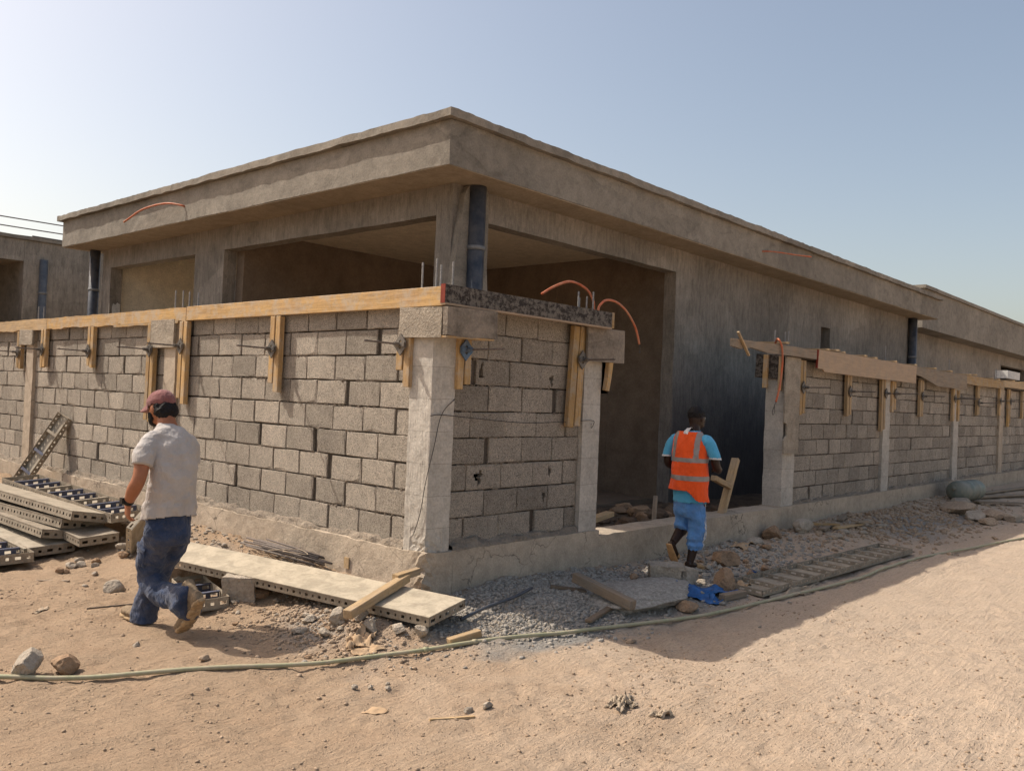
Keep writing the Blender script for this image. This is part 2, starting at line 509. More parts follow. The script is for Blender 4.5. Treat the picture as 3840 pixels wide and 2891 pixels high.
M['wire'] = m_plain("wire", (0.06, 0.055, 0.05), 0.6, 0.4)
M['cable'] = m_plain("overhead_cable", (0.10, 0.09, 0.10), 0.6)
M['skin'] = m_plain("tanned_skin", (0.33, 0.135, 0.07), 0.5, 0, 0.12, 30, 0.08)
M['skin_dark'] = m_plain("dark_skin", (0.032, 0.017, 0.012), 0.42, 0, 0.2, 30, 0.06)
M['hair'] = m_plain("black_hair", (0.010, 0.008, 0.008), 0.65, 0, 0.4, 150, 0.9)
M['tshirt'] = m_cloth("grey_tshirt", (0.46, 0.425, 0.40), 0.08, (0.36, 0.29, 0.23), 0.25)
M['trousers'] = m_cloth("blue_trousers", (0.030, 0.048, 0.098), 0.3, (0.20, 0.18, 0.17), 0.35)
M['cap'] = m_cloth("dusty_red_cap", (0.215, 0.078, 0.075), 0.12, (0.4, 0.3, 0.25), 0.2)
M['boot'] = m_plain("muddy_boot", (0.36, 0.255, 0.15), 0.9, 0, 0.35, 40, 0.8)
M['boot_upper'] = m_plain("boot_upper", (0.23, 0.17, 0.11), 0.85, 0, 0.3, 40, 0.4)
M['watch'] = m_plain("black_watch", (0.012, 0.012, 0.013), 0.4)
M['vest'] = m_cloth("orange_vest", (0.88, 0.105, 0.018), 0.06)
M['reflect'] = m_plain("reflective_band", (0.30, 0.265, 0.245), 0.45, 0.1, 0.12, 20, 0.2)
M['shirt_blue'] = m_cloth("sky_blue_shirt", (0.09, 0.38, 0.60), 0.1)
M['trousers_blue'] = m_cloth("mid_blue_trousers", (0.10, 0.26, 0.56), 0.14, (0.3, 0.27, 0.25), 0.2)
M['trim_white'] = m_cloth("white_trim", (0.68, 0.67, 0.66), 0.05)
M['sandal'] = m_plain("tan_sandal", (0.45, 0.27, 0.13), 0.7, 0, 0.2, 30, 0.3)

# ================================================================ GROUND
def ground_z(x, y):
    x = np.asarray(x, float); y = np.asarray(y, float)
    d = np.where((x < 0) & (y < 0), np.hypot(x, y), np.where(y <= 0, -y, -x))
    top = 0.12 * ss(y / 3.5) - 0.055 * ss((x - 1.0) / 1.5) * (1 - ss((x - 5) / 2.0)) - 0.01
    g = -0.18 + (top + 0.18) * ss(1 - d / 1.35)
    # gravel heap at the corner and the rubble bank in front of the sunlit wall
    g = g + 0.03 * np.exp(-(((x - 1.6) / 0.8) ** 2 + ((y + 0.75) / 0.4) ** 2))
    g = g + 0.05 * np.exp(-(((x + 0.75) / 0.45) ** 2 + ((y - 0.05) / 0.5) ** 2))
    g = np.where((x > 0.02) & (y > 0.02), 0.05, g)
    return g

def gz(x, y):
    return float(ground_z(np.array([x]), np.array([y]))[0])

def build_ground():
    def lines(a, b, s, lo, hi, s2a, s2b):
        L = list(np.arange(a, b, s))
        q, st = b, s
        while q < hi:
            L.append(q); st = st * 1.06 if q > s2b else max(st, 0.06); q += st
        q, st = a - s, s
        while q > lo:
            L.insert(0, q); st = st * 1.15; q -= st
        L = [lo] + L + [hi]
        return np.array(L)
    xs = lines(-4.4, 4.2, 0.028, -1500, 1500, 0, 11)
    ys = lines(-4.6, 2.6, 0.028, -1500, 1500, 0, 9)
    X, Y = np.meshgrid(xs, ys, indexing='ij')
    x, y = X.ravel(), Y.ravel()
    near = np.exp(-np.maximum(0, np.hypot(x + 1, y + 1) - 14) / 6)
    P = np.stack([x, y, np.zeros_like(x)], 1)
    z = ground_z(x, y)
    out = ~((x > 0.02) & (y > 0.02))
    z += near * 0.022 * fbm(P * 1.1, 3, 3)
    z += near * np.where(out, 0.010, 0.03) * fbm(P * 4.5, 3, 5)
    st = P.copy(); st[:, 0], st[:, 1] = (x * 0.75 - y * 0.66) * 2.2, (x * 0.66 + y * 0.75) * 11
    z += near * 0.008 * fbm(st, 3, 9)
    clod = fbm(P * 16, 3, 12)
    z += near * 0.0085 * clod * (0.4 + ss(fbm(P * 1.7, 2, 33) + 0.5))
    dwall = np.where((x < 0) & (y < 0), np.hypot(x, y), np.where(y <= 0, -y, -x))
    rough = ss(1 - dwall / 1.6) * out
    z += near * rough * 0.016 * fbm(P * 9, 3, 14)
    left = ss((y - 0.6) / 1.2) * out
    z += near * left * (0.012 * fbm(P * 7, 3, 15) + 0.010 * np.abs(fbm(P * 13, 3, 16)))
    for (c0, sl) in ((-2.15, 0.05), (-2.42, 0.05), (-3.45, 0.02), (-3.75, 0.02)):      # old wheel ruts
        dd = y - (c0 + sl * x + 0.12 * np.sin(x * 0.5))
        z += near * (-0.004 * np.exp(-(dd / 0.085) ** 4) + 0.002 * np.exp(-((np.abs(dd) - 0.12) / 0.04) ** 2)) * ss(fbm(P * 0.8, 2, 44) + 0.75)
    # boot prints: small shallow dents
    r2 = random.Random(4)
    for k in range(110):
        cx, cy = r2.uniform(-3.4, 1.2), r2.uniform(-3.6, 1.2)
        a = r2.uniform(0, 6.28)
        dx, dy = x - cx, y - cy
        m = (np.abs(dx) < 0.3) & (np.abs(dy) < 0.3)
        if not m.any(): continue
        u = dx[m] * math.cos(a) + dy[m] * math.sin(a); v = -dx[m] * math.sin(a) + dy[m] * math.cos(a)
        z[m] -= 0.011 * np.exp(-(u / 0.12) ** 4 - (v / 0.045) ** 4) * (0.7 + 0.3 * np.sin(u * 180))
    V = np.stack([x, y, z], 1)
    nx, ny = len(xs), len(ys)
    I = np.arange(nx * ny).reshape(nx, ny)
    F = np.stack([I[:-1, :-1], I[1:, :-1], I[1:, 1:], I[:-1, 1:]], -1).reshape(-1, 4)
    me = bpy.data.meshes.new("ground")
    me.vertices.add(len(V)); me.vertices.foreach_set("co", V.ravel())
    me.loops.add(F.size); me.loops.foreach_set("vertex_index", F.ravel())
    me.polygons.add(len(F)); me.polygons.foreach_set("loop_start", np.arange(0, F.size, 4)); me.polygons.foreach_set("loop_total", np.full(len(F), 4))
    me.polygons.foreach_set("use_smooth", np.ones(len(F), bool))
    me.update(calc_edges=True)
    # where crushed grey stone and cement have been spilled
    gr = np.zeros(len(V))
    for (cx, cy, rx, ry, w) in ((1.3, -0.62, 1.15, 0.5, 1.3), (0.35, -0.5, 0.65, 0.45, 1.0), (2.6, -0.9, 0.9, 0.5, 0.8), (-0.75, 0.1, 0.55, 0.6, 0.5),
                                (0.25, -1.05, 0.6, 0.14, 0.7), (8.6, -0.7, 1.3, 0.5, 0.8), (11, -1.0, 1.5, 0.7, 0.6), (4.3, -0.4, 0.8, 0.3, 0.5), (-0.3, 2.5, 0.25, 2.5, 0.4)):
        gr += w * np.exp(-(((x - cx) / rx) ** 2 + ((y - cy) / ry) ** 2))
    gr = np.clip(gr + 0.22 * fbm(P * 3, 3, 21) * (gr > 0.05), 0, 1)
    at = me.attributes.new("gravel", 'FLOAT', 'POINT')
    at.data.foreach_set("value", gr)
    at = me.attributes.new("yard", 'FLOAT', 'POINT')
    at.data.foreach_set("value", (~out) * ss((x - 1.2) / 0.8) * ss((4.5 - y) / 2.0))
    return me

def m_ground():
    t = NT("sandy_ground")
    p = t.pos()
    A = t.n("ShaderNodeAttribute", attribute_name="gravel").outputs["Fac"]
    Yd = t.n("ShaderNodeAttribute", attribute_name="yard").outputs["Fac"]
    n1 = t.noise(p, 0.55, 5, 0.6, 0.4)
    n2 = t.noise(p, 4.5, 6, 0.65, 0.3)
    n3 = t.noise(p, 45, 5, 0.75)
    n4 = t.noise(p, 170, 3, 0.7)
    sep = t.n("ShaderNodeSeparateXYZ"); t.l(p, sep.inputs[0])
    side = t.math('ADD', t.math('MULTIPLY', t.math('SUBTRACT', sep.outputs[0], sep.outputs[1]), 0.12), t.math('MULTIPLY', n1, 0.9))
    pale = t.ramp(side, [(0.28, 0.0), (0.85, 1.0)])          # paler, drier sand towards the open road
    col = t.mix(pale, (0.42, 0.302, 0.202), (0.585, 0.452, 0.335))
    col = t.mix(t.math('MULTIPLY', t.ramp(n2, [(0.42, 0), (0.7, 0.6)]), t.math('SUBTRACT', 1.0, t.math('MULTIPLY', pale, 0.7))), col, (0.41, 0.28, 0.18))
    sv = t.n("ShaderNodeMapping"); sv.inputs['Rotation'].default_value = (0, 0, R_(48)); sv.inputs['Scale'].default_value = (2.5, 26, 1)
    t.l(p, sv.inputs[0])
    ns = t.noise(sv.outputs[0], 1.6, 5, 0.65, 0.3)
    col = t.mix(0.35, col, t.ramp(ns, [(0.32, 0.72), (0.55, 1.05)]), 'MULTIPLY')
    col = t.mix(0.8, col, t.ramp(n3, [(0.26, 0.60), (0.5, 0.98), (0.70, 1.10)]), 'MULTIPLY')
    spk = t.voro(p, 42)
    col = t.mix(t.ramp(t.noise(p, 2.2, 3), [(0.4, 0.15), (0.65, 0.7)]), col, t.ramp(spk, [(0.10, 0.55), (0.2, 1.0)]), 'MULTIPLY')
    col = t.mix(0.4, col, t.ramp(n4, [(0.3, 0.7), (0.65, 1.12)]), 'MULTIPLY')
    gcol = t.mix(t.ramp(n3, [(0.32, 0), (0.66, 1)]), (0.20, 0.185, 0.165), (0.38, 0.36, 0.33))
    col = t.mix(t.ramp(A, [(0.25, 0.0), (0.7, 0.92)]), col, gcol)
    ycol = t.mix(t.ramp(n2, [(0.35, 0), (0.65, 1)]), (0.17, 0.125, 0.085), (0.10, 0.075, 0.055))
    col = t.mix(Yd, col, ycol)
    mp = t.pos(scale=(1, 1, 1))
    h = t.math('ADD', t.math('MULTIPLY', n3, 1.0), t.math('ADD', t.math('MULTIPLY', n4, 0.5), t.math('MULTIPLY', ns, 1.0)))
    h = t.math('ADD', h, t.math('MULTIPLY', t.ramp(spk, [(0.08, 1.0), (0.25, 0.0)]), 0.5))
    nb = t.n("ShaderNodeBump"); nb.inputs['Distance'].default_value = 0.017
    t.l(h, nb.inputs['Height'])
    nb.inputs['Strength'].default_value = 1.0
    return t.done(col, 0.95, nb.outputs[0])

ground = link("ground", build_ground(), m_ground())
tag(ground, "dusty sandy ground with grey gravel spilled beside the walls", kind="structure")

# ================================================================ stones
ICO_V, ICO_F = None, None
def ico():
    global ICO_V, ICO_F
    if ICO_V is None:
        bm = bmesh.new(); bmesh.ops.create_icosphere(bm, subdivisions=1, radius=1)
        bm.verts.index_update()
        ICO_V = np.array([v.co[:] for v in bm.verts]); ICO_F = np.array([[v.index for v in f.verts] for f in bm.faces])
        bm.free()
    return ICO_V, ICO_F

def scatter(name, pts, sizes, mat, label, seed=1, flat=0.65, sink=0.25, parent=None):
    """one mesh holding many small stones"""
    V0, F0 = ico()
    rs = np.random.RandomState(seed)
    n = len(pts)
    jit = 1 + 0.28 * rs.uniform(-1, 1, (n, len(V0), 1))
    sca = np.stack([rs.uniform(0.75, 1.3, n), rs.uniform(0.6, 1.1, n), rs.uniform(0.5, 1.0, n) * flat * 1.3], 1)[:, None, :]
    a = rs.uniform(0, 6.28, n); b = rs.uniform(-0.5, 0.5, n)
    Q = V0[None] * jit * sca
    ca, sa, cb, sb = np.cos(a)[:, None], np.sin(a)[:, None], np.cos(b)[:, None], np.sin(b)[:, None]
    x, y, z = Q[..., 0], Q[..., 1], Q[..., 2]
    y, z = y * cb - z * sb, y * sb + z * cb
    x, y = x * ca - y * sa, x * sa + y * ca
    W = np.stack([x, y, z], -1) * np.asarray(sizes)[:, None, None]
    P = np.asarray(pts, float).copy()
    P[:, 2] += np.asarray(sizes) * (0.5 - sink) * flat
    W = (W + P[:, None, :]).reshape(-1, 3)
    F = (F0[None] + (np.arange(n) * len(V0))[:, None, None]).reshape(-1, 3)
    me = bpy.data.meshes.new(name)
    me.vertices.add(len(W)); me.vertices.foreach_set("co", W.ravel())
    me.loops.add(F.size); me.loops.foreach_set("vertex_index", F.ravel())
    me.polygons.add(len(F)); me.polygons.foreach_set("loop_start", np.arange(0, F.size, 3)); me.polygons.foreach_set("loop_total", np.full(len(F), 3))
    me.update(calc_edges=True)
    o = link(name, me, mat, parent)
    return tag(o, label, kind="stuff")

# exact heights of the built sheet for things that lie on it
from mathutils.bvhtree import BVHTree
_bvh = BVHTree.FromPolygons([v.co[:] for v in ground.data.vertices], [p.vertices[:] for p in ground.data.polygons])
def hz(x, y):
    h = _bvh.ray_cast(Vector((x, y, 5)), Vector((0, 0, -1)))
    return h[0].z if h[0] is not None else -0.18

def rock_mesh(seed, size, sub=3, planes=9, lump=0.16, fine=0.05, flat_bottom=True):
    bm = bmesh.new(); bmesh.ops.create_icosphere(bm, subdivisions=sub, radius=1)
    bm.verts.index_update()
    V = np.array([v.co[:] for v in bm.verts]); F = [[v.index for v in f.verts] for f in bm.faces]
    bm.free()
    rs = np.random.RandomState(seed)
    V *= (1 + lump * fbm(V * 1.3 + seed * 3.1, 2, seed))[:, None]
    for k in range(planes):
        nrm = rs.normal(size=3); nrm /= np.linalg.norm(nrm)
        d = rs.uniform(0.55, 0.85)
        e = np.maximum(0, V @ nrm - d)
        V -= e[:, None] * nrm[None]
    V *= (1 + fine * fbm(V * 6 + seed, 3, seed + 5))[:, None]
    V *= np.array(size)[None] / 2
    lo = V[:, 2].min()
    V[:, 2] -= lo
    return V, F

def rock(name, label, xy, size, mat, seed, group=None, rot=0.0, planes=9, lump=0.16, fine=0.05, sink=0.15, cat="rock", z=None, smooth=True, sub=3):
    V, F = rock_mesh(seed, size, sub, planes, lump, fine)
    c, s = math.cos(rot), math.sin(rot)
    V = np.stack([V[:, 0] * c - V[:, 1] * s, V[:, 0] * s + V[:, 1] * c, V[:, 2]], 1)
    me = new_mesh(name, V, F, smooth and planes < 6)
    zz = (hz(*xy) if z is None else z) - sink * size[2]
    o = link(name, me, mat, None, (xy[0], xy[1], zz))
    return tag(o, label, cat, group)

# ================================================================ HOUSE
def house_main():
    h = thing("concrete_house", "large unpainted single-storey concrete house with flat overhanging roof and open corner porch", "house", (2.0, 1.95, 0.0))
    ox = np.array((2.0, 1.95, 0.0))
    def B(name, lo, hi, mat, res=0.16, amp=0.006, freq=3.0, seed=1, par=None, **k):
        return rough_box(name, np.array(lo) - ox, np.array(hi) - ox, mat, h if par is None else par, res, amp, freq, seed, org=ox, **k)
    pl = M['plaster']
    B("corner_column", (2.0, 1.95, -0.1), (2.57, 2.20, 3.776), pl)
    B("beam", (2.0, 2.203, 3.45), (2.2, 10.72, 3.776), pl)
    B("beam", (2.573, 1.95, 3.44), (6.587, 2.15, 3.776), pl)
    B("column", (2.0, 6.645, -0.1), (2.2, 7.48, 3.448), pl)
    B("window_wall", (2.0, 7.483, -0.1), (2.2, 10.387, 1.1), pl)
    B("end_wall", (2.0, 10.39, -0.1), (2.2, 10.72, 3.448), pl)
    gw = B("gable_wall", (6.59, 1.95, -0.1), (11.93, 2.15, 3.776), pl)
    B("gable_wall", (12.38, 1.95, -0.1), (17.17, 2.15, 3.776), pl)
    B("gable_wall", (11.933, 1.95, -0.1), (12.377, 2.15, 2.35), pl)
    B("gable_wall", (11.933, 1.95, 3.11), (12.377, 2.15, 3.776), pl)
    inn = M['inner']
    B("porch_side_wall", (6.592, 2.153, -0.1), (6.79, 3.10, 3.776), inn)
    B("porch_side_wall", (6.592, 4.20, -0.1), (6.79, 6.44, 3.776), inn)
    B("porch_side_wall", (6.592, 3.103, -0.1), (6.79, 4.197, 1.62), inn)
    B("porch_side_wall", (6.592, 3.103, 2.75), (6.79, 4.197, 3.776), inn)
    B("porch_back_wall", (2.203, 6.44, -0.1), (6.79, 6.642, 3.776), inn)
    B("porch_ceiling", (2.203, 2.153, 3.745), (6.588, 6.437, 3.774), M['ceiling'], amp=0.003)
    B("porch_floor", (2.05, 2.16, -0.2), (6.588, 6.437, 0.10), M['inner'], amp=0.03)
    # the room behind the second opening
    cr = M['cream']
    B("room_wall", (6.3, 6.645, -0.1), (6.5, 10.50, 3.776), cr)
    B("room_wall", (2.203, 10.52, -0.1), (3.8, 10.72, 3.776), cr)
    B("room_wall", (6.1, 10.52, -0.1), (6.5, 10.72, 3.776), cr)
    B("room_wall", (3.803, 10.52, -0.1), (6.097, 10.72, 0.3), cr)  # gap above this piece: unseen opening added to let sunlight into the room
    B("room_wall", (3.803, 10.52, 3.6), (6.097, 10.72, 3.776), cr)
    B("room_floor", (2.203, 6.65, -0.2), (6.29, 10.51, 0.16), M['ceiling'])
    # closed back of the house
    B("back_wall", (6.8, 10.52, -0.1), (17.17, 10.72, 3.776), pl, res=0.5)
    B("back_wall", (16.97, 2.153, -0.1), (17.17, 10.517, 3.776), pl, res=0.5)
    # roof
    roof = B("roof_slab", (1.45, 1.45, 3.782), (17.63, 11.10, 4.226), M['fascia'], res=0.12, amp=0.007, freq=2.2, maxn=140)
    B("soffit", (1.462, 1.462, 3.774), (17.61, 11.08, 3.7835), M['soffit'], res=0.5, amp=0.0)
    def crumble(V):
        top = V[:, 2] > 4.27
        W = V + ox
        V[top, 2] += 0.007 * fbm(W[top] * 11, 3, 4) * (fbm(W[top] * 0.7, 2, 6) > -0.1) + 0.008 * fbm(W[top] * 1.1, 2, 5)
        return V
    B("cornice", (1.375, 1.375, 4.228), (17.70, 11.17, 4.312), M['fascia'], res=0.05, amp=0.007, freq=5, maxn=330, cut=crumble)
    # patch of torn white plaster on the window jamb
    mb = MB()
    mb.prism([(0.05, 2.60), (0.18, 2.60), (0.18, 2.83), (0.13, 2.86), (0.10, 2.82), (0.06, 2.84), (0.045, 2.78)], 1, 8.424, 8.432)
    mb.build("plaster_patch", M['white'], h)
    # drain pipes
    def pipe(x, y, r, z1, col, coll):
        mb = MB(); mb.tube([(x - 2.0, y - 1.95, 0.0), (x - 2.0, y - 1.95, z1)], r, 20)
        p = mb.build("drain_pipe", col, h, True)
        for zc in coll:
            m2 = MB(); m2.tube([(x - 2.0, y - 1.95, zc - 0.022), (x - 2.0, y - 1.95, zc + 0.022)], r * 1.09, 20)
            m2.build("collar", M['pvc_collar'], p, True)
    pipe(2.262, 1.84, 0.098, 3.768, M['pvc'], (3.10,))
    pipe(1.905, 10.83, 0.085, 3.768, M['pvc'], (3.08,))
    pipe(17.10, 1.86, 0.095, 3.768, M['pvc'], (2.85,))
    mb = MB()
    mb.prism([(0.10, 3.68), (0.155, 3.765), (0.46, 3.765), (0.47, 3.0), (0.53, 2.4), (0.55, 0.0), (-0.045, 0.0), (-0.035, 2.60), (-0.01, 2.89), (0.03, 3.27), (0.075, 3.50)], 1, -0.085, -0.001)
    mb.build("plaster_pilaster", M['fascia'], h)
    return h
house_main()

def house_left():
    h = thing("neighbouring_house", "grey concrete house behind the far end of the sunlit wall", "house", (0, 14, 0))
    def B(name, lo, hi, mat, **k):
        return rough_box(name, lo, hi, mat, h, k.pop('res', 0.3), 0.006, 3.0, 3, org=(0, 14, 0), **k)
    pl = M['plaster']
    B("wall", (1.82, 0.0, -0.1), (9.0, 0.2, 4.225), pl)
    B("lintel", (-1.4, 0.0, 3.81), (1.817, 0.2, 4.225), pl)
    B("wall", (-7.0, 0.0, -0.1), (-1.403, 0.2, 4.225), pl)
    B("porch_back_wall", (-1.6, 2.2, -0.1), (2.2, 2.4, 3.9), M['fascia'])
    B("porch_side_wall", (1.85, 0.203, -0.1), (2.05, 2.197, 3.9), M['fascia'])
    B("porch_ceiling", (-1.6, 0.21, 3.83), (2.2, 2.4, 3.9), M['soffit'])
    B("side_wall", (-7.0, 0.203, -0.1), (-6.8, 6.0, 4.225), pl)
    B("side_wall", (8.8, 0.203, -0.1), (9.0, 6.0, 4.225), pl)
    B("roof_slab", (-7.0, 0.0, 4.228), (9.0, 6.0, 4.24), M['fascia'])
    B("cornice", (-7.06, -0.06, 4.242), (9.06, 6.06, 4.31), M['fascia'])
    mb = MB(); mb.tube([(2.18, -0.03, 0), (2.18, -0.03, 3.88)], 0.075, 16); p = mb.build("drain_pipe", M['pvc_light'], h, True)
    mb = MB(); mb.tube([(2.18, -0.03, 3.19), (2.18, -0.03, 3.23)], 0.085, 16); mb.build("collar", M['pvc_collar'], p, True)
    # window in the porch back wall
    mb = MB(); mb.box((0.2, 2.19, 1.0), (1.45, 2.197, 2.87)); mb.build("window", M['dark'], h)
    # steel bar left on the roof edge
    mb = MB(); mb.tube([(1.95, 0.0, 4.33), (3.2, 0.15, 4.345)], 0.016, 8)
    o = mb.build("rebar", M['rebar'], None); o.location = (0, 14, 0)
    tag(o, "steel bar lying on the roof edge of the house behind the wall", "rebar")
house_left()

def house_right():
    h = thing("neighbouring_house", "second flat-roofed concrete house beyond the far gable drain pipe", "house", (19.45, 2.35, 0))
    def B(name, lo, hi, mat, **k):
        return rough_box(name, lo, hi, mat, h, 0.35, 0.006, 2.0, 5, org=(19.45, 2.35, 0), **k)
    pl = M['plaster']
    B("roof_slab", (0.0, 0.0, 3.775), (17.0, 9.0, 4.80), M['fascia'])
    B("cornice", (-0.07, -0.07, 4.803), (17.07, 9.07, 4.89), M['fascia'])
    B("wall", (0.5, 0.55, -0.1), (10.9, 0.75, 3.773), pl)
    B("lintel", (10.903, 0.55, 3.40), (15.0, 0.75, 3.773), pl)
    B("wall", (10.903, 0.55, -0.1), (15.0, 0.75, 1.2), pl)
    B("wall", (15.003, 0.55, -0.1), (16.5, 0.75, 3.773), pl)
    B("side_wall", (0.5, 0.753, -0.1), (0.7, 8.5, 3.773), pl)
    B("inner_wall", (0.5, 8.5, -0.1), (16.5, 8.7, 3.773), M['inner'])
    B("side_wall", (16.3, 0.753, -0.1), (16.5, 8.497, 3.773), pl)
house_right()

# overhead cables far behind
for k, zc in enumerate((7.32, 7.0)):
    mb = MB(); mb.tube([(x, 30 + 0.02 * x, zc + 0.0006 * (x - 2) ** 2) for x in range(-26, 16, 3)], 0.022, 6)
    o = mb.build("overhead_cable", M['cable'])
    tag(o, "%s of two thin dark overhead cables against the sky" % ("upper" if k == 0 else "lower"), "cable", "overhead cables")

# ================================================================ BOUNDARY WALLS
BF = 0.070        # depth of the block face behind the footing face
PF = 0.028        # depth of the pillar faces
Z0, PZ = 0.322, 0.2105
def block_mesh(seed, L=0.3985, H=0.1995, D=0.05):
    rs = np.random.RandomState(seed)
    out = [(-.5, -.5), (-.17, -.5), (.2, -.5), (.5, -.5), (.5, -.05), (.5, .5), (.15, .5), (-.2, .5), (-.5, .5), (-.5, .1)]
    n = len(out)
    V, F = [], []
    chip = rs.randint(0, n, 2)
    for (u, w) in out: V.append((u * (L - .004), D, w * (H - .004)))
    for i, (u, w) in enumerate(out):
        j = rs.uniform(-.0035, .0035, 2)
        V.append((u * L + j[0], 0.0045 + rs.uniform(0, .003), w * H + j[1]))
    for i, (u, w) in enumerate(out):
        k = 0.026 if i in chip and rs.rand() < .5 else 0.0055
        j = rs.uniform(-.003, .003, 2)
        V.append((u * (L - 2 * k) + j[0], rs.uniform(-.002, .001), w * (H - 2 * k) + j[1]))
    V.append((0, -0.001, 0))
    for i in range(n):
        a = (i + 1) % n
        F.append((i, a, n + a, n + i)); F.append((n + i, n + a, 2 * n + a, 2 * n + i)); F.append((2 * n + i, 2 * n + a, 3 * n))
    me = new_mesh("concrete_block", V, F)
    me.materials.append(M['block'])
    return me
BLOCKS = [block_mesh(s) for s in range(14)]
HALF = [block_mesh(40 + s, L=0.197) for s in range(6)]

def broken_block(seed, hole, L=0.398, H=0.199):
    """block with a knocked-out hole: a fine face grid with cells removed and an inner rim"""
    nx, nz = 26, 14
    V, F, idx = [], [], {}
    hx, hz_, hr, ha = hole
    rs = np.random.RandomState(seed)
    def inside(u, w):
        a = math.atan2((w - hz_) / ha, u - hx)
        r = math.hypot(u - hx, (w - hz_) / ha)
        return r < hr * (1 + 0.28 * math.sin(3 * a + seed) + 0.15 * math.sin(7 * a))
    def vid(i, j, d):
        k = (i, j, d)
        if k not in idx:
            u, w = (i / nx - .5) * L, (j / nz - .5) * H
            e = 0.006 if (i in (0, nx) or j in (0, nz)) else 0.0
            idx[k] = len(V)
            V.append((u, (0.045 if d else e), w))
        return idx[k]
    keep = {(i, j) for i in range(nx) for j in range(nz) if not inside(((i + .5) / nx - .5) * L, ((j + .5) / nz - .5) * H)}
    for (i, j) in keep:
        F.append((vid(i, j, 0), vid(i + 1, j, 0), vid(i + 1, j + 1, 0), vid(i, j + 1, 0)))
        for (di, dj, a, b) in ((-1, 0, (0, 0), (0, 1)), (1, 0, (1, 0), (1, 1)), (0, -1, (0, 0), (1, 0)), (0, 1, (0, 1), (1, 1))):
            if (i + di, j + dj) not in keep:
                F.append((vid(i + a[0], j + a[1], 0), vid(i + b[0], j + b[1], 0), vid(i + b[0], j + b[1], 1), vid(i + a[0], j + a[1], 1)))
    me = new_mesh("broken_block", V, F)
    me.materials.append(M['block'])
    return me

def lay_blocks(wall, ax, a0, a1, seed, holes=(), courses=9, org=(0, 0, 0), Z0=Z0, PZ=PZ):
    """ax 'y': wall face looks to -x (run along y); ax 'x': face looks to -y (run along x).  Returns mortar boxes"""
    r = random.Random(seed)
    mort = MB(); core = MB()
    ox, oy, oz = org
    def P(s, d, z):
        return (BF + d - ox, s - oy, z - oz) if ax == 'y' else (s - ox, BF + d - oy, z - oz)
    def addbox(m, s0, s1, d0, d1, z0, z1):
        A, B = P(s0, d0, z0), P(s1, d1, z1)
        m.box([min(p, q) for p, q in zip(A, B)], [max(p, q) for p, q in zip(A, B)])
    addbox(core, a0, a1, 0.16, 0.20, Z0 - 0.03, Z0 + PZ * courses)
    for k in range(courses):
        zc = Z0 + PZ * (k + .5)
        s = a0 + (0.0 if k % 2 else -0.203) + r.uniform(-.02, .02)
        hset = [h for h in holes if h[0] == k]
        cuts = []
        while s < a1 - 0.01:
            Lb = 0.4 + r.uniform(0.003, 0.016) + (0.05 if r.random() < 0.08 else 0)
            c = s + 0.2
            lo, hi = max(s, a0), min(s + 0.4, a1)
            if hi - lo > 0.05:
                hb = None
                for h in hset:
                    if lo < h[1] < hi: hb = h
                full = hi - lo > 0.35
                if hb is not None and full:
                    sgn = -1 if ax == 'y' else 1
                    me = broken_block(int(hb[1] * 100), (sgn * (hb[1] - c), hb[2] - zc, hb[3], hb[4]))
                    nm = "broken_block"; sx = 1
                    cuts.append((lo, hi))
                elif full:
                    me = r.choice(BLOCKS); nm = "concrete_block"; sx = 1
                else:
                    me = r.choice(HALF); nm = "concrete_block"; sx = (hi - lo - 0.004) / 0.197
                    c = (lo + hi) / 2
                o = link(nm, me, None, wall, P(c, r.uniform(-.004, .004), zc + r.uniform(-.003, .003)))
                rz = -math.pi / 2 if ax == 'y' else 0.0
                fl = 0.0 if hb is not None else (math.pi if r.random() < .5 else 0.0)
                o.rotation_euler = (0, fl + r.uniform(-.006, .006), rz + r.uniform(-.008, .008))
                if sx != 1: o.scale = (sx, 1, 1)
            s += Lb
        z0, z1 = Z0 + PZ * k - .006, Z0 + PZ * (k + 1) - .006
        q = a0
        for (lo, hi) in sorted(cuts):
            addbox(mort, q, lo - .003, 0.024, 0.155, z0, z1); q = hi + .003
        addbox(mort, q, a1, 0.024, 0.155, z0, z1)
    mort.build("mortar", M['mortar'], wall)
    # mortar squeezed out of the bed joints here and there
    q = np.random.RandomState(seed + 77)
    S_, K_ = q.uniform(a0, a1, int((a1 - a0) * courses * 60)), None
    K_ = q.randint(1, courses, len(S_))
    ok = fbm(np.stack([S_ * 2.2, K_ * 3.7, np.full(len(S_), seed)], 1), 2, seed) > 0.18
    S_, K_ = S_[ok], K_[ok]
    pts = [P(s_, 0.009 + q.uniform(-.004, .006), Z0 + PZ * k_ - .003 + q.uniform(-.006, .006)) for s_, k_ in zip(S_, K_)]
    if pts:
        o_ = scatter("mortar_squeeze", np.array(pts), q.uniform(.005, .013, len(pts)), M['mortar_fresh'], None, seed, flat=0.7, sink=0.5, parent=wall)
    core.build("wall_core", M['dark'], wall)

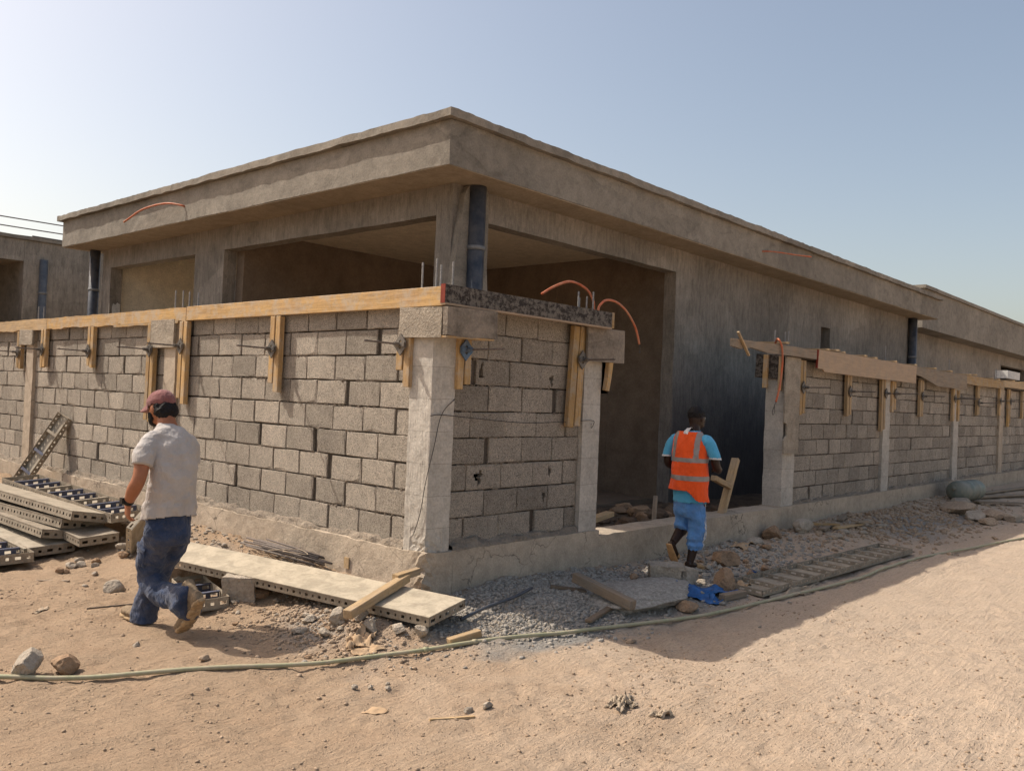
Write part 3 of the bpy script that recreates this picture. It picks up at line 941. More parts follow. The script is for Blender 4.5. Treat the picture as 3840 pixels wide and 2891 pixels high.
def mortar_fillet(name, wall, ax, a0, a1, org, seed, w=0.065, hgt=0.045, mat=None):
    """lumpy mortar squeezed out along the foot of the blocks"""
    n = int((a1 - a0) / 0.016); m = 7
    S = np.linspace(a0, a1, n)
    V = []
    for j in range(m):
        t = j / (m - 1)
        d = BF + 0.01 - w * math.sin(t * math.pi * 0.5) * 1.0
        z = Z0 - 0.02 + hgt * math.cos(t * math.pi * 0.5)
        P = np.stack([S, np.full(n, t * 0.4), np.full(n, seed)], 1)
        k = fbm(P * np.array([9, 14, 1]), 4, seed)
        k2 = fbm(P * np.array([2.5, 5, 1]), 2, seed + 3)
        dd = d - (0.018 * k + 0.016 * k2) * (t > 0) * (1 - 0.5 * t)
        zz = z + (0.026 * k + 0.018 * k2) * (1 - t * 0.75) - 0.02 * t
        for i in range(n):
            V.append((dd[i] - org[0], S[i] - org[1], zz[i]) if ax == 'y' else (S[i] - org[0], dd[i] - org[1], zz[i]))
    F = []
    for j in range(m - 1):
        for i in range(n - 1):
            F.append((j * n + i, j * n + i + 1, (j + 1) * n + i + 1, (j + 1) * n + i))
    return link(name, new_mesh(name, V, F, True), mat or M['mortar_fresh'], wall)

def rebars(wall, org, pts, z0=2.2):
    for (x, y, zt) in pts:
        mb = MB()
        n = 14
        mb.tube([(x - org[0], y - org[1], z0 + (zt - z0) * i / n) for i in range(n + 1)], [0.0085 if i % 2 else 0.0068 for i in range(n + 1)], 7)
        mb.build("rebar", M['rebar_grey'], wall)

# --- sunlit wall with the corner pillar
WL = thing("block_wall", "long sunlit concrete block wall ending in the front corner pillar", "wall", (0, 0, 0))
TH = 0.26
lay_blocks(WL, 'y', 0.275, 4.03, 11)
lay_blocks(WL, 'y', 4.28, 8.07, 12)
lay_blocks(WL, 'y', 8.33, 9.95, 13)
def corner_eat(V):
    W = V.copy()
    # broken arris at the foot of the pillar
    m = (W[:, 2] < 0.55) & (W[:, 0] < 0.2) & (W[:, 1] < 0.2)
    k = ss(1 - (W[:, 2] - 0.28) / 0.26)
    V[:, 0] += m * k * 0.016 * (0.6 + fbm(W * 26, 3, 7)); V[:, 1] += m * k * 0.016 * (0.6 + fbm(W * 26, 3, 8))
    return V
rough_box("corner_pillar", (PF, PF, 0.285), (0.272, 0.275, 2.30), M['pillar'], WL, 0.022, 0.0035, 9, 2, cut=corner_eat)
rough_box("pillar", (PF, 4.033, 0.29), (0.26, 4.277, 2.30), M['footing'], WL, 0.04, 0.003, 7, 3)
rough_box("pillar", (PF, 8.073, 0.29), (0.26, 8.327, 2.30), M['footing'], WL, 0.04, 0.003, 7, 4)
def foot_eat(V):
    W = V.copy()
    top = ss((W[:, 2] - 0.2) / 0.1)
    V[:, 2] += top * 0.014 * fbm(W * 5, 3, 31)
    V[:, 0] += 0.006 * fbm(W * 2.5, 2, 33)
    c = np.exp(-((W[:, 0]) ** 2 + (W[:, 1]) ** 2) / 0.09 ** 2)
    V[:, 0] += c * 0.03 * (0.7 + fbm(W * 18, 3, 35)); V[:, 1] += c * 0.03 * (0.7 + fbm(W * 18, 3, 36))
    return V
rough_box("footing", (0.0, 0.0, -0.4), (0.30, 9.95, 0.300), M['footing'], WL, 0.035, 0.004, 7, 6, maxn=290, cut=foot_eat)
mortar_fillet("mortar_ridge", WL, 'y', 0.28, 9.9, (0, 0, 0), 3)
rebars(WL, (0, 0, 0), [(0.06, 0.22, 2.51), (0.16, 0.17, 2.55), (0.17, 0.13, 2.50), (0.24, 0.07, 2.53), (0.15, 4.33, 2.52), (0.15, 4.16, 2.51), (0.15, 4.02, 2.49), (0.15, 3.83, 2.47), (0.15, 8.30, 2.50), (0.15, 8.10, 2.49)])
mb = MB(); mb.box((BF + .02, 0.28, 2.17), (0.25, 9.95, 2.285)); mb.build("tie_beam", M['mortar'], WL)

# --- short return right of the corner
WR = thing("block_wall", "short shaded block panel between the corner pillar and the gateway", "wall", (0.276, 0, 0))
og = (0.276, 0, 0)
lay_blocks(WR, 'x', 0.278, 1.915, 21, holes=((6, 0.60, 1.70, .026, 2.3), (6, 1.50, 1.66, .024, 1.9), (2, 0.62, 0.85, .042, 1.2), (2, 1.52, 0.87, .021, 1.8), (1, 1.45, 0.65, .021, 1.8)), org=og)
rough_box("gateway_pillar", (1.918 - og[0], PF, 0.28), (2.18 - og[0], 0.28, 2.22), M['pillar'], WR, 0.025, 0.003, 9, 5, org=og)
rough_box("footing", (0.302 - og[0], 0.0, -0.4), (2.20 - og[0], 0.30, 0.297), M['footing'], WR, 0.03, 0.004, 7, 6, cut=None, org=og)
mortar_fillet("mortar_ridge", WR, 'x', 0.3, 1.9, og, 5, 0.07, 0.05)
rebars(WR, og, [(1.90, 0.12, 2.50), (2.02, 0.2, 2.46), (2.10, 0.1, 2.52), (2.16, 0.22, 2.49)])
mb = MB(); mb.box((0.28 - og[0], -.07, 2.222), (2.10 - og[0], 0.25, 2.30)); mb.build("tie_beam", M['mortar'], WR)

# --- low concrete sill across the gateway
o = rough_box("gateway_sill", (2.203, 0.0, -0.4), (6.12, 0.31, 0.245), M['footing'], None, 0.035, 0.006, 6, 6)
tag(o, "low cracked concrete sill across the gateway opening", "sill")

# --- long shaded wall running off to the right
WC = thing("block_wall", "long shaded block wall right of the gateway", "wall", (6.12, 0, 0))
oc = (6.12, 0, 0)
for i, (a, b) in enumerate(((6.523, 9.83), (10.15, 13.77), (14.10, 17.36), (17.72, 20.8))):
    lay_blocks(WC, 'x', a, b, 31 + i, org=oc, holes=((5, 9.5, 1.4, .012, 2.5), (2, 9.35, .86, .012, 2.5)) if i == 0 else (), Z0=0.247, PZ=0.2122)
for i, (a, b, mt) in enumerate(((6.16, 6.52, 'pillar'), (9.833, 10.147, 'pillar'), (13.773, 14.097, 'pillar'), (17.363, 17.717, 'footing'))):
    rough_box("pillar", (a - 6.12, PF, 0.22), (b - 6.12, 0.285, 2.25), M[mt], WC, 0.04, 0.004, 7, 40 + i, org=oc)
rough_box("footing", (0.003, 0.0, -0.4), (15.0, 0.30, 0.250), M['footing'], WC, 0.05, 0.004, 6, 6, maxn=300, org=oc)
o = mortar_fillet("mortar_ridge", WC, 'x', 6.53, 20.8, oc, 7, 0.06, 0.02); o.location.z = -0.035
rebars(WC, oc, [(6.05, 0.14, 2.5), (6.2, 0.2, 2.52), (6.42, 0.12, 2.52), (6.5, 0.2, 2.52), (10.2, 0.15, 2.6), (13.8, 0.15, 2.6), (17.5, 0.15, 2.62), (17.6, 0.2, 2.6)])
mb = MB(); mb.box((0.05, -.05, 2.165), (14.7, 0.25, 2.285)); mb.build("tie_beam", M['mortar'], WC)

# ================================================================ FORMWORK ON THE WALLS
def frame(d, s):
    d = Vector(d).normalized(); s = Vector(s); s = (s - s.dot(d) * d).normalized()
    return d, s, d.cross(s)

def board(name, label, cat, p0, p1, wdir, w, t, mat, group=None, parent=None, jag=0.0, seed=0, ends=True):
    """plank from p0 to p1 (axis on its centre line); wdir = direction of its width w; t = thickness"""
    p0, p1 = Vector(p0), Vector(p1)
    d, s, n = frame(p1 - p0, wdir)
    L = (p1 - p0).length
    r = random.Random(seed or int(L * 1000) + int(p0.x * 37) + int(p0.z * 91))
    nseg = max(2, int(L / 0.12)) if jag > 0 else 1
    V, F = [], []
    for i in range(nseg + 1):
        x = L * i / nseg
        a = w / 2 + r.uniform(-jag, jag) * .4; b = w / 2 + r.uniform(-jag, jag)
        V += [(x, -b, -t / 2), (x, a, -t / 2), (x, a, t / 2), (x, -b, t / 2)]
    for i in range(nseg):
        k = 4 * i
        for j in range(4):
            F.append((k + j, k + (j + 1) % 4, k + 4 + (j + 1) % 4, k + 4 + j))
    F.append((3, 2, 1, 0)); k = 4 * nseg; F.append((k, k + 1, k + 2, k + 3))
    me = new_mesh(name, V, F)
    bm = bmesh.new(); bm.from_mesh(me); bmesh.ops.recalc_face_normals(bm, faces=bm.faces)
    if nseg == 1: bmesh.ops.bevel(bm, geom=list(bm.edges), offset=min(t, w) * 0.07, segments=1, affect='EDGES')
    bm.to_mesh(me); bm.free()
    o = link(name, me, mat)
    m = Matrix((d, s, n)).transposed().to_4x4(); m.translation = p0
    if parent is not None:
        o.parent = parent
        o.matrix_local = parent.matrix_world.inverted() @ m if False else Matrix.Translation(-parent.location) @ m
    else:
        o.matrix_world = m
    if label: tag(o, label, cat, group)
    return o

ORD = ["first", "second", "third", "fourth", "fifth", "sixth", "seventh", "eighth", "ninth", "tenth", "eleventh", "twelfth", "thirteenth", "fourteenth", "fifteenth", "sixteenth"]
UP = (0, 0, 1)
# long edge boards of the sunlit wall
xl = 0.020
for i, (a, b, zt, zb_, mt, jg, lb) in enumerate((
        (-0.075, 3.78, 2.303, 2.158, 'wood', .0, "bright yellow edge board on the sunlit wall, reaching the corner"),
        (3.79, 7.55, 2.297, 2.155, 'wood', .012, "yellow edge board with splintered lower edge, middle of the sunlit wall"),
        (7.56, 9.95, 2.297, 2.150, 'wood_pale', .012, "pale edge board at the far end of the sunlit wall"))):
    board("edge_board", lb, "board", (xl, a, (zt + zb_) / 2), (xl, b, (zt + zb_) / 2), UP, zt - zb_, 0.045, M[mt], "edge boards along the wall tops", jag=jg)
board("splinter_board", "thin split board hanging under the yellow edge board near the second pillar", "board", (xl - .01, 3.95, 2.15), (xl - .01, 5.5, 2.143), UP, 0.03, 0.03, M['wood'], jag=.006)
# cement coated blocks of the corner cap
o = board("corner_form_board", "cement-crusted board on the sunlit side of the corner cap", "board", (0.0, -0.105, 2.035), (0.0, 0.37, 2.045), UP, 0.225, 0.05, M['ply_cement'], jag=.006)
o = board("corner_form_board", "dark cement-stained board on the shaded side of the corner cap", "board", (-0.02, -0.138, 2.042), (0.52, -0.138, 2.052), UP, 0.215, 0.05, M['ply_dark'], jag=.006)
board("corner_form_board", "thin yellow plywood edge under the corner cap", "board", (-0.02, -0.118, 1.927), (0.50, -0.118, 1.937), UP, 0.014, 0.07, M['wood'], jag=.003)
# black film board on the short return, with its red painted end
eb = thing("edge_board", "black cement-splattered edge board above the short shaded panel", "board", (0.0, -0.125, 2.18), "edge boards along the wall tops")
mb = MB(); mb.box((-0.018, 0.0, -0.002), (2.10, 0.045, 0.135)); mb.build("panel", M['film'], eb)
mb = MB(); mb.box((-0.0215, -0.001, -0.004), (-0.0185, 0.046, 0.137)); mb.build("painted_end", M['red'], eb)
mb = MB(); mb.box((2.1005, -0.002, -0.006), (2.135, 0.049, 0.137)); mb.build("end_batten", M['wood'], eb)
mb = MB(); mb.box((-0.018, -0.004, -0.018), (2.10, 0.05, -0.0025)); mb.build("bottom_lip", M['ply'], eb)
# boards at pillars
board("form_board", "grey cement board clamped over the second pillar of the sunlit wall", "board", (0.005, 4.02, 2.03), (0.005, 4.55, 2.03), UP, 0.30, 0.03, M['ply_cement'])
board("form_board", "grey cement board clamped over the third pillar of the sunlit wall", "board", (0.005, 8.03, 2.05), (0.005, 8.52, 2.06), UP, 0.21, 0.03, M['ply_cement'])
board("form_board", "dark stained plywood plate beside the gateway pillar of the short panel", "board", (1.84, -0.045, 2.01), (2.42, -0.045, 2.02), UP, 0.31, 0.022, M['ply_dark'])
board("timber_splinter", "split yellow timber end below the dark plate at the gateway", "board", (2.19, -0.02, 1.60), (2.25, -0.03, 1.98), (1, 0, 0), 0.06, 0.04, M['wood'], jag=.01)

def studs(face, s, z_top, lens, mat, label, group, wood_w=0.072, thick=0.05, gap=0.012, d0=0.018, tilt=0.0):
    """pair of upright timbers nailed on the wall face. face 'y' = wall looking to -x"""
    s += 0.058 * ((s + 4.75) / 4.42 if face == 'y' else (s + 4.4) / 4.77)
    loc = (d0, s, z_top) if face == 'y' else (s, d0, z_top)
    t = thing("timber_stud", label, "timber", loc, group)
    n = len(lens)
    for i, L in enumerate(lens):
        off = (i - (n - 1) / 2) * (wood_w + gap)
        if face == 'y':
            p0 = Vector((d0 - .004 * i, s + off, z_top)); p1 = Vector((d0 - .004 * i, s + off + tilt * L, z_top - L)); wd = (0, 1, 0)
        else:
            p0 = Vector((s + off, d0 - .004 * i, z_top)); p1 = Vector((s + off + tilt * L, d0 - .004 * i, z_top - L)); wd = (1, 0, 0)
        board("timber", None, None, p0, p1, wd, wood_w, thick, M[mat], None, t)
    return t
gS = "timber studs on the sunlit wall"
for i, (s, zt, ls) in enumerate(((0.262, 1.925, (0.38, 0.25)), (2.02, 2.15, (0.69, 0.61)), (3.71, 2.15, (0.86, 0.80)), (4.42, 2.15, (1.08, 1.06)), (5.99, 2.15, (0.50, 0.48)), (7.48, 2.15, (0.50, 0.51)), (8.35, 2.14, (0.52, 0.51)))):
    lab = "short pair of timber studs under the corner cap, sunlit side" if i == 0 else "pair of timber studs on the sunlit wall, %s from the corner" % ORD[i]
    studs('y', s, zt, ls, 'wood', lab, gS, tilt=0.012)
gR = "timber studs on the shaded walls"
studs('x', 0.275, 1.945, (0.40, 0.36), 'wood', "short pair of timber studs under the corner cap, shaded side", gR, 0.062)
studs('x', 1.715, 2.165, (0.91, 0.90), 'wood', "long pair of timber studs beside the gateway pillar, under the black board", gR, 0.082, tilt=-0.05)
cl = ((6.50, 2.15, (0.72, 0.70)), (8.12, 2.03, (0.60, 0.58)), (9.55, 2.03, (0.82, 0.79)), (10.03, 2.02, (0.50, 0.46)), (11.45, 2.10, (0.64, 0.63)), (13.41, 2.02, (0.62,)), (13.75, 2.0, (0.6,)), (15.16, 2.15, (0.62, 0.6)), (16.97, 2.15, (0.6,)), (17.84, 2.18, (0.88, 0.8)), (19.18, 2.2, (0.7,)))
for i, (s, zt, ls) in enumerate(cl):
    studs('x', s, zt, ls, 'wood_pale' if i % 3 else 'wood', "%s timber stud along the shaded wall, counted from the gateway" % ORD[i], gR, 0.075 if len(ls) > 1 else .1, tilt=0.02)

def diamond(h=0.085, w=0.06, hole=0.45, t=0.012):
    mb = MB()
    pts = [(0, h), (w, h * .25), (w, -h * .25), (0, -h), (-w, -h * .25), (-w, h * .25)]
    n = len(pts)
    V = [(a, -t, b) for a, b in pts] + [(a * hole, -t, b * hole) for a, b in pts] + [(a, 0, b) for a, b in pts] + [(a * hole, 0, b * hole) for a, b in pts]
    F = []
    for i in range(n):
        j = (i + 1) % n
        F += [(i, j, n + j, n + i), (2 * n + j, 2 * n + i, 3 * n + i, 3 * n + j), (j, i, 2 * n + i, 2 * n + j), (n + i, n + j, 3 * n + j, 3 * n + i)]
    mb.add(V, F)
    mb.box((-w * .95, -t - .012, -.018), (w * .95, -t + .002, .018))
    return mb
def tie(face, s, z, length, label, group, mat='iron', d0=-0.025):
    s += 0.075 * ((s + 4.75) / 4.4 if face == 'y' else (s + 4.4) / 4.75)
    loc = (d0, s, z) if face == 'y' else (s, d0, z)
    t = thing("form_tie", label, "clamp", loc, group, (0, 0, -math.pi / 2 if face == 'y' else 0))
    diamond().build("clamp_plate", M[mat], t)
    mb = MB(); n = 24
    droop = 0.02
    mb.tube([(0.004 * i / n, 0.1 - (length + .1) * i / n, -droop * 0 + .006 * (i / n)) for i in range(n + 1)], [0.0085 if i % 2 else 0.0068 for i in range(n + 1)], 7)
    mb.build("tie_rod", M['rebar'], t)
    mb = MB(); mb.tube([(0, -.03, 0), (0, -.075, 0.002)], 0.017, 8); mb.build("wedge_nut", M[mat], t)
gT = "form ties through the walls"
for i, (s, z, L) in enumerate(((0.25, 1.87, .36), (2.00, 1.85, .36), (3.68, 1.89, .36), (4.36, 1.86, .36), (5.95, 1.85, .36), (7.41, 1.88, .33), (8.28, 1.85, .33))):
    tie('y', s, z, L, "iron tie clamp with a rod on the sunlit wall, %s from the corner" % ORD[i], gT)
tie('x', 0.245, 1.85, .40, "blue diamond tie clamp with a rod, shaded side of the corner pillar", gT, 'clamp_blue')
tie('x', 1.705, 1.862, .36, "iron tie clamp on the long studs beside the gateway pillar", gT)
for i, (s, z) in enumerate(((6.44, 1.79), (8.06, 1.79), (9.55, 1.81), (10.0, 1.82), (11.38, 1.82), (13.36, 1.83), (13.75, 1.85), (15.05, 1.79), (16.86, 1.87), (17.8, 1.89))):
    tie('x', s, z, .36, "%s iron tie clamp along the shaded wall, counted from the gateway" % ORD[i], gT)

# --- boards on the long shaded wall
def poly_board(name, label, poly, y0, y1, mat, group=None, edge=None):
    mb = MB(); x0, zc = poly[0]
    mb.prism([(a - x0, b - zc) for a, b in poly][::-1], 1, 0, y1 - y0)
    o = mb.build(name, mat); o.location = (x0, y0, zc)
    return tag(o, label, "board", group)
gE = "edge boards along the wall tops"
poly_board("edge_board", "weathered board overhanging the gateway from the shaded wall", [(4.50, 2.185), (4.72, 2.165), (4.95, 2.20), (5.4, 2.165), (6.2, 2.175), (6.853, 2.175), (6.853, 2.295), (5.8, 2.292), (4.95, 2.275), (4.50, 2.272)], -0.09, -0.055, M['wood_old'], gE)
eb = poly_board("edge_board", "wide plywood edge board with a red end on the shaded wall", [(6.862, 2.06), (7.06, 2.055), (7.10, 2.02), (8.25, 2.02), (10.98, 2.02), (11.0, 2.31), (8.2, 2.315), (6.89, 2.308)], -0.10, -0.075, M['ply'], gE)
mb = MB(); mb.prism([(-0.006, 0.0), (0.022, 0.248), (0.032, 0.248), (0.006, 0.0)], 1, -0.002, 0.027); mb.build("painted_end", M['red'], eb)
poly_board("edge_board", "grey torn plywood edge board next to the wide plywood one", [(11.01, 2.17), (11.3, 2.15), (12.03, 2.05), (12.2, 2.02), (14.13, 2.02), (14.13, 2.30), (11.01, 2.305)], -0.095, -0.07, M['wood_old'], gE)
poly_board("edge_board", "narrow yellow edge board far along the shaded wall", [(14.14, 2.14), (15.3, 2.13), (17.17, 2.15), (17.17, 2.305), (14.14, 2.31)], -0.09, -0.055, M['wood'], gE)
poly_board("edge_board", "last pale edge board visible at the far end of the shaded wall", [(17.18, 2.19), (19.2, 2.20), (20.9, 2.2), (20.9, 2.345), (17.18, 2.33)], -0.09, -0.055, M['wood_pale'], gE)
board("timber_splinter", "thin splinter of wood stuck across the overhanging board end", "board", (4.58, -0.11, 2.35), (4.86, -0.11, 2.10), (0, 1, 0), 0.03, 0.022, M['wood_pale'])
# upright film board on the gateway pillar
poly_board("form_board", "upright cement-coated plywood strip on the gateway pillar of the shaded wall", [(6.075, 0.93), (6.50, 0.93), (6.50, 2.165), (6.06, 2.165), (6.06, 1.33), (6.14, 1.30), (6.15, 1.17), (6.06, 1.10)], -0.03, -0.008, M['ply_cement'])
o = board("form_board", "small dark plywood plate on the inner side of the gateway pillar", "board", (6.13, 0.03, 2.03), (6.13, 0.42, 2.05), UP, 0.31, 0.022, M['film'])
board("timber_stud", "timber on the plywood plate beside the orange conduit, farther from the corner edge", "timber", (6.09, 0.26, 2.19), (6.085, 0.265, 1.76), (0, 1, 0), 0.06, 0.045, M['wood'], gR)
board("timber_stud", "timber on the plywood plate beside the orange conduit, at the pillar edge", "timber", (6.09, 0.055, 2.17), (6.085, 0.06, 1.73), (0, 1, 0), 0.05, 0.045, M['wood_pale'], gR)
# loose battens lying across the top
for i, (x, z, dy) in enumerate(((5.95, 2.325, .5), (7.25, 2.33, .62), (7.6, 2.345, .66), (7.82, 2.33, .6), (8.65, 2.335, .6), (9.1, 2.33, .55), (10.0, 2.33, .5), (11.0, 2.33, .5), (12.1, 2.33, .55), (13.1, 2.33, .55), (14.4, 2.33, .5), (14.85, 2.345, .5), (16.1, 2.33, .55), (16.7, 2.33, .5), (18.1, 2.36, .5), (19.3, 2.37, .5))):
    board("batten", "%s loose batten laid across the shaded wall top, counted from the gateway" % ORD[i], "batten", (x, -0.1, z), (x + rnd.uniform(-.1, .12), dy, z + .01), (1, 0, 0), 0.055, 0.028, M['wood_pale'], "battens across the wall top")
mb = MB(); mb.box((0, 0, 0), (1.35, 0.3, 0.2)); o = mb.build("white_board", M['white']); o.location = (20.45, 0.55, 2.52)
tag(o, "white board standing behind the far end of the shaded wall", "board")
mb = MB(); mb.box((0.02, 0.05, -2.5), (1.33, 0.25, -0.001)); mb.build("stand", M['mortar'], o)

# --- orange conduits
def conduit(label, pts, r=0.0125, tip=None):
    mb = MB(); mb.tube(catmull(pts, 7), r, 9)
    o = mb.build("conduit", M['orange_pipe'], None, True)
    tag(o, label, "conduit", "orange conduits")
    if tip:
        m2 = MB(); m2.tube(catmull(tip, 6), 0.004, 5); m2.build("draw_wire", M['wire'], o, True)
    return o
conduit("orange conduit arching back toward the house from the gateway pillar", [(2.14, .10, 2.15), (2.13, .11, 2.36), (2.12, .115, 2.44), (2.08, .15, 2.53), (2.0, .2, 2.585), (1.86, .2, 2.59), (1.72, .2, 2.55), (1.58, .2, 2.49), (1.47, .2, 2.43)], 0.0115)
conduit("orange conduit drooping over the gateway from the pillar top", [(2.16, .08, 2.15), (2.175, .09, 2.36), (2.24, .10, 2.43), (2.35, .12, 2.47), (2.49, .12, 2.47), (2.64, .12, 2.42), (2.77, .12, 2.33), (2.87, .12, 2.22), (2.93, .12, 2.09)], 0.0115,
        [(2.93, .12, 2.09), (2.945, .12, 2.05), (2.94, .12, 2.0), (2.955, .12, 2.02)])
conduit("orange conduit hanging down over the board at the gateway pillar of the shaded wall", [(5.95, .1, 2.2), (5.80, .0, 2.34), (5.70, -.08, 2.35), (5.725, -.11, 2.27), (5.735, -.12, 2.15), (5.735, -.12, 2.0), (5.72, -.11, 1.8), (5.69, -.1, 1.67), (5.64, -.1, 1.58)], 0.0125,
        [(5.64, -.1, 1.58), (5.60, -.1, 1.53), (5.55, -.1, 1.45), (5.58, -.1, 1.42), (5.62, -.1, 1.47), (5.60, -.1, 1.53)])
conduit("orange conduit curving out of the sunlit roof fascia", [(1.5, 6.85, 3.985), (1.42, 6.80, 3.99), (1.33, 7.02, 4.03), (1.28, 7.35, 4.03), (1.24, 7.68, 3.99), (1.22, 7.98, 3.91), (1.2, 8.13, 3.86)], 0.014)
conduit("orange conduit sticking out of the shaded roof fascia", [(8.3, 1.5, 3.965), (8.32, 1.42, 3.97), (8.6, 1.33, 3.99), (9.05, 1.2, 4.0), (9.35, 1.1, 4.01)], 0.012)

# thin binding wires on the corner
def wire(label, pts, r=0.0032):
    mb = MB(); mb.tube(catmull(pts, 6), r, 5); o = mb.build("binding_wire", M['wire'], None, True)
    return tag(o, label, "wire", "binding wires")
wire("slack binding wire strung from the corner pillar across the short panel", [(0.02, 0.02, 1.335), (0.12, 0.005, 1.345), (0.6, 0.03, 1.315), (1.1, 0.03, 1.29), (1.6, 0.02, 1.30), (2.02, 0.005, 1.318), (2.03, -0.01, 1.28), (2.0, -0.01, 1.25), (2.01, 0.0, 1.29)])
wire("binding wire running down the front of the corner pillar", [(0.27, 0.02, 1.47), (0.12, 0.005, 1.345), (0.06, 0.01, 1.1), (0.012, 0.03, 0.85), (0.012, 0.08, 0.6), (0.012, 0.15, 0.42)])

# ================================================================ STEEL FORMWORK PANELS
def perforated(mb, m, L, h, pitch=0.1, hw=0.026, hh=0.013, t=0.004, gap_first=0.5):
    """strip in local x (0..L), z (0..h) with rows of slots, transformed by m"""
    n = max(1, int(round(L / pitch))); s = L / n
    for i in range(n):
        x0, x1 = i * s, (i + 1) * s
        xc = (x0 + x1) / 2; k = hw if i % 2 == 0 else hw * .55
        O = [(x0, 0), (x1, 0), (x1, h), (x0, h)]
        I = [(xc - k, h / 2 - hh), (xc + k, h / 2 - hh), (xc + k, h / 2 + hh), (xc - k, h / 2 + hh)]
        V = [m @ Vector((a, 0, b)) for a, b in O] + [m @ Vector((a, 0, b)) for a, b in I] + [m @ Vector((a, t, b)) for a, b in O] + [m @ Vector((a, t, b)) for a, b in I]
        F = []
        for a in range(4):
            b = (a + 1) % 4
            F += [(a, b, 4 + b, 4 + a), (8 + b, 8 + a, 12 + a, 12 + b), (4 + a, 4 + b, 12 + b, 12 + a)]
        F += [(3, 2, 10, 11), (0, 8, 9, 1)]
        mb.add(V, F)

def form_panel(label, corner, d, s, L, W, H, ribs_up, nrib=8, plate='steel', rail='steel_dirty', rib='steel_blue', group="steel formwork panels"):
    """corner = near-left upper corner, d = long direction, s = across"""
    d_, s_, u_ = frame(d, s)
    if u_.z < 0: u_ = -u_
    Mx = Matrix((d_, s_, u_)).transposed().to_4x4(); Mx.translation = Vector(corner)
    t = thing("formwork_panel", label, "panel", (0, 0, 0), group)
    t.matrix_world = Mx
    z0, z1 = -H, 0.0
    T = Matrix.Translation
    def rail_at(name, mat, x, y, ang, ln, k=0.062, hh=H - .006, hw=.013):
        mb = MB(); perforated(mb, T((x, y, z0 + .003)) @ Matrix.Rotation(ang, 4, 'Z'), ln, hh, k, hw, H * .15)
        mb.build(name, M[mat], t)
    rail_at("rail", rail, 0, 0.002, 0, L); rail_at("rail", rail, 0, W - .006, 0, L)
    rail_at("end_rail", rail, 0.002, 0.0065, math.pi / 2, W - .013, 0.085, hw=.024); rail_at("end_rail", rail, L - .002, 0.0065, math.pi / 2, W - .013, 0.085, hw=.024)
    zp = (z0 - .004, z0 + .0025) if ribs_up else (-0.0025, 0.004)
    # plate as a slightly dented grid
    nx, ny = max(2, int(L / .12)), 5
    V = []
    for lay in zp:
        for i in range(nx + 1):
            for j in range(ny + 1):
                x, y = -.001 + (L + .002) * i / nx, -.001 + (W + .002) * j / ny
                V.append((x, y, lay + 0.002 * math.sin(i * 1.7 + j) * (0 < i < nx) * (0 < j < ny)))
    N = (nx + 1) * (ny + 1); F = []
    for i in range(nx):
        for j in range(ny):
            a = i * (ny + 1) + j; b = a + ny + 1
            F += [(N + a, N + b, N + b + 1, N + a + 1), (a, a + 1, b + 1, b)]
    for i in range(nx):
        for j in (0, ny):
            a = i * (ny + 1) + j; b = a + ny + 1
            F.append((a, b, N + b, N + a))
    for j in range(ny):
        for i in (0, nx):
            a = i * (ny + 1) + j
            F.append((a, a + 1, N + a + 1, N + a))
    pm = new_mesh("face_plate", V, F)
    bm = bmesh.new(); bm.from_mesh(pm); bmesh.ops.recalc_face_normals(bm, faces=bm.faces); bm.to_mesh(pm); bm.free()
    link("face_plate", pm, M[plate], t)
    for k in range(1, nrib):
        mb = MB(); x = L * k / nrib
        hh = H - .018
        perforated(mb, T((x, 0.009, z0 + .005 if ribs_up else -.005 - hh)) @ Matrix.Rotation(math.pi / 2, 4, 'Z'), W - .018, hh, 0.085, 0.026, H * .16)
        mb.box((x, .01, (z0 + .003 if not ribs_up else -.016)), (x + .03, W - .01, (z0 + .006 if not ribs_up else -.013)))
        mb.build("rib", M[rib if k % 3 else rail], t)
    return t
form_panel("rib-side-up steel panel against the wall, top of the pile at the left", (-0.82, 3.46, 0.25), (-.03, 1, .035), (.98, 0, .06), 2.7, .40, .085, True, 9)
form_panel("pale face-up panel on top of the pile, with a perforated edge", (-1.13, 3.56, 0.285), (-.09, .99, .03), (.975, .05, -.17), 2.9, .43, .085, False, 9, 'steel')
form_panel("second panel down in the pile below the pale one", (-1.14, 3.76, 0.185), (-.12, .99, .02), (.975, .04, -.17), 2.8, .43, .085, False, 9, 'steel_dirty')
form_panel("third panel down in the pile, sticking out toward the road", (-1.31, 3.76, 0.105), (-.06, 1, .03), (.97, .04, -.14), 2.7, .43, .08, False, 9, 'steel_dirty')
form_panel("lowest pale panel of the pile, lying flat on the ground", (-1.48, 3.70, -0.05), (-.03, 1, .05), (.97, .06, .04), 2.6, .45, .085, False, 9, 'steel')
form_panel("rib-side-up panel with blue ribs at the road end of the pile", (-1.98, 3.52, -0.055), (.05, 1, .03), (.96, .22, .03), 2.4, .52, .085, True, 8)
form_panel("short panel at the bottom of the pile on the wall side", (-1.13, 3.38, 0.055), (.02, 1, .05), (1, .04, .07), 2.2, .36, .08, False, 7, 'steel_dirty')
form_panel("narrow perforated panel leaning up against the sunlit wall", (-0.50, 7.24, 0.12), (.47, -.22, .93), (.25, -.95, 0), 1.10, .27, .07, True, 4, 'steel', 'steel_dirty')
form_panel("pale panel tilted on edge right behind the man in the grey shirt", (-0.93, 2.90, 0.20), (.1, .2, -.25), (.78, .6, .12), .50, .40, .055, True, 3, 'steel_face_white', 'steel_face_white')
form_panel("long pale panel lying face up along the foot of the sunlit wall", (-0.672, 2.40, 0.137), (.20, -.978, -.020), (-.975, -.2, -.10), 2.98, .43, .066, False, 10, 'steel_face_white', 'steel_dirty')
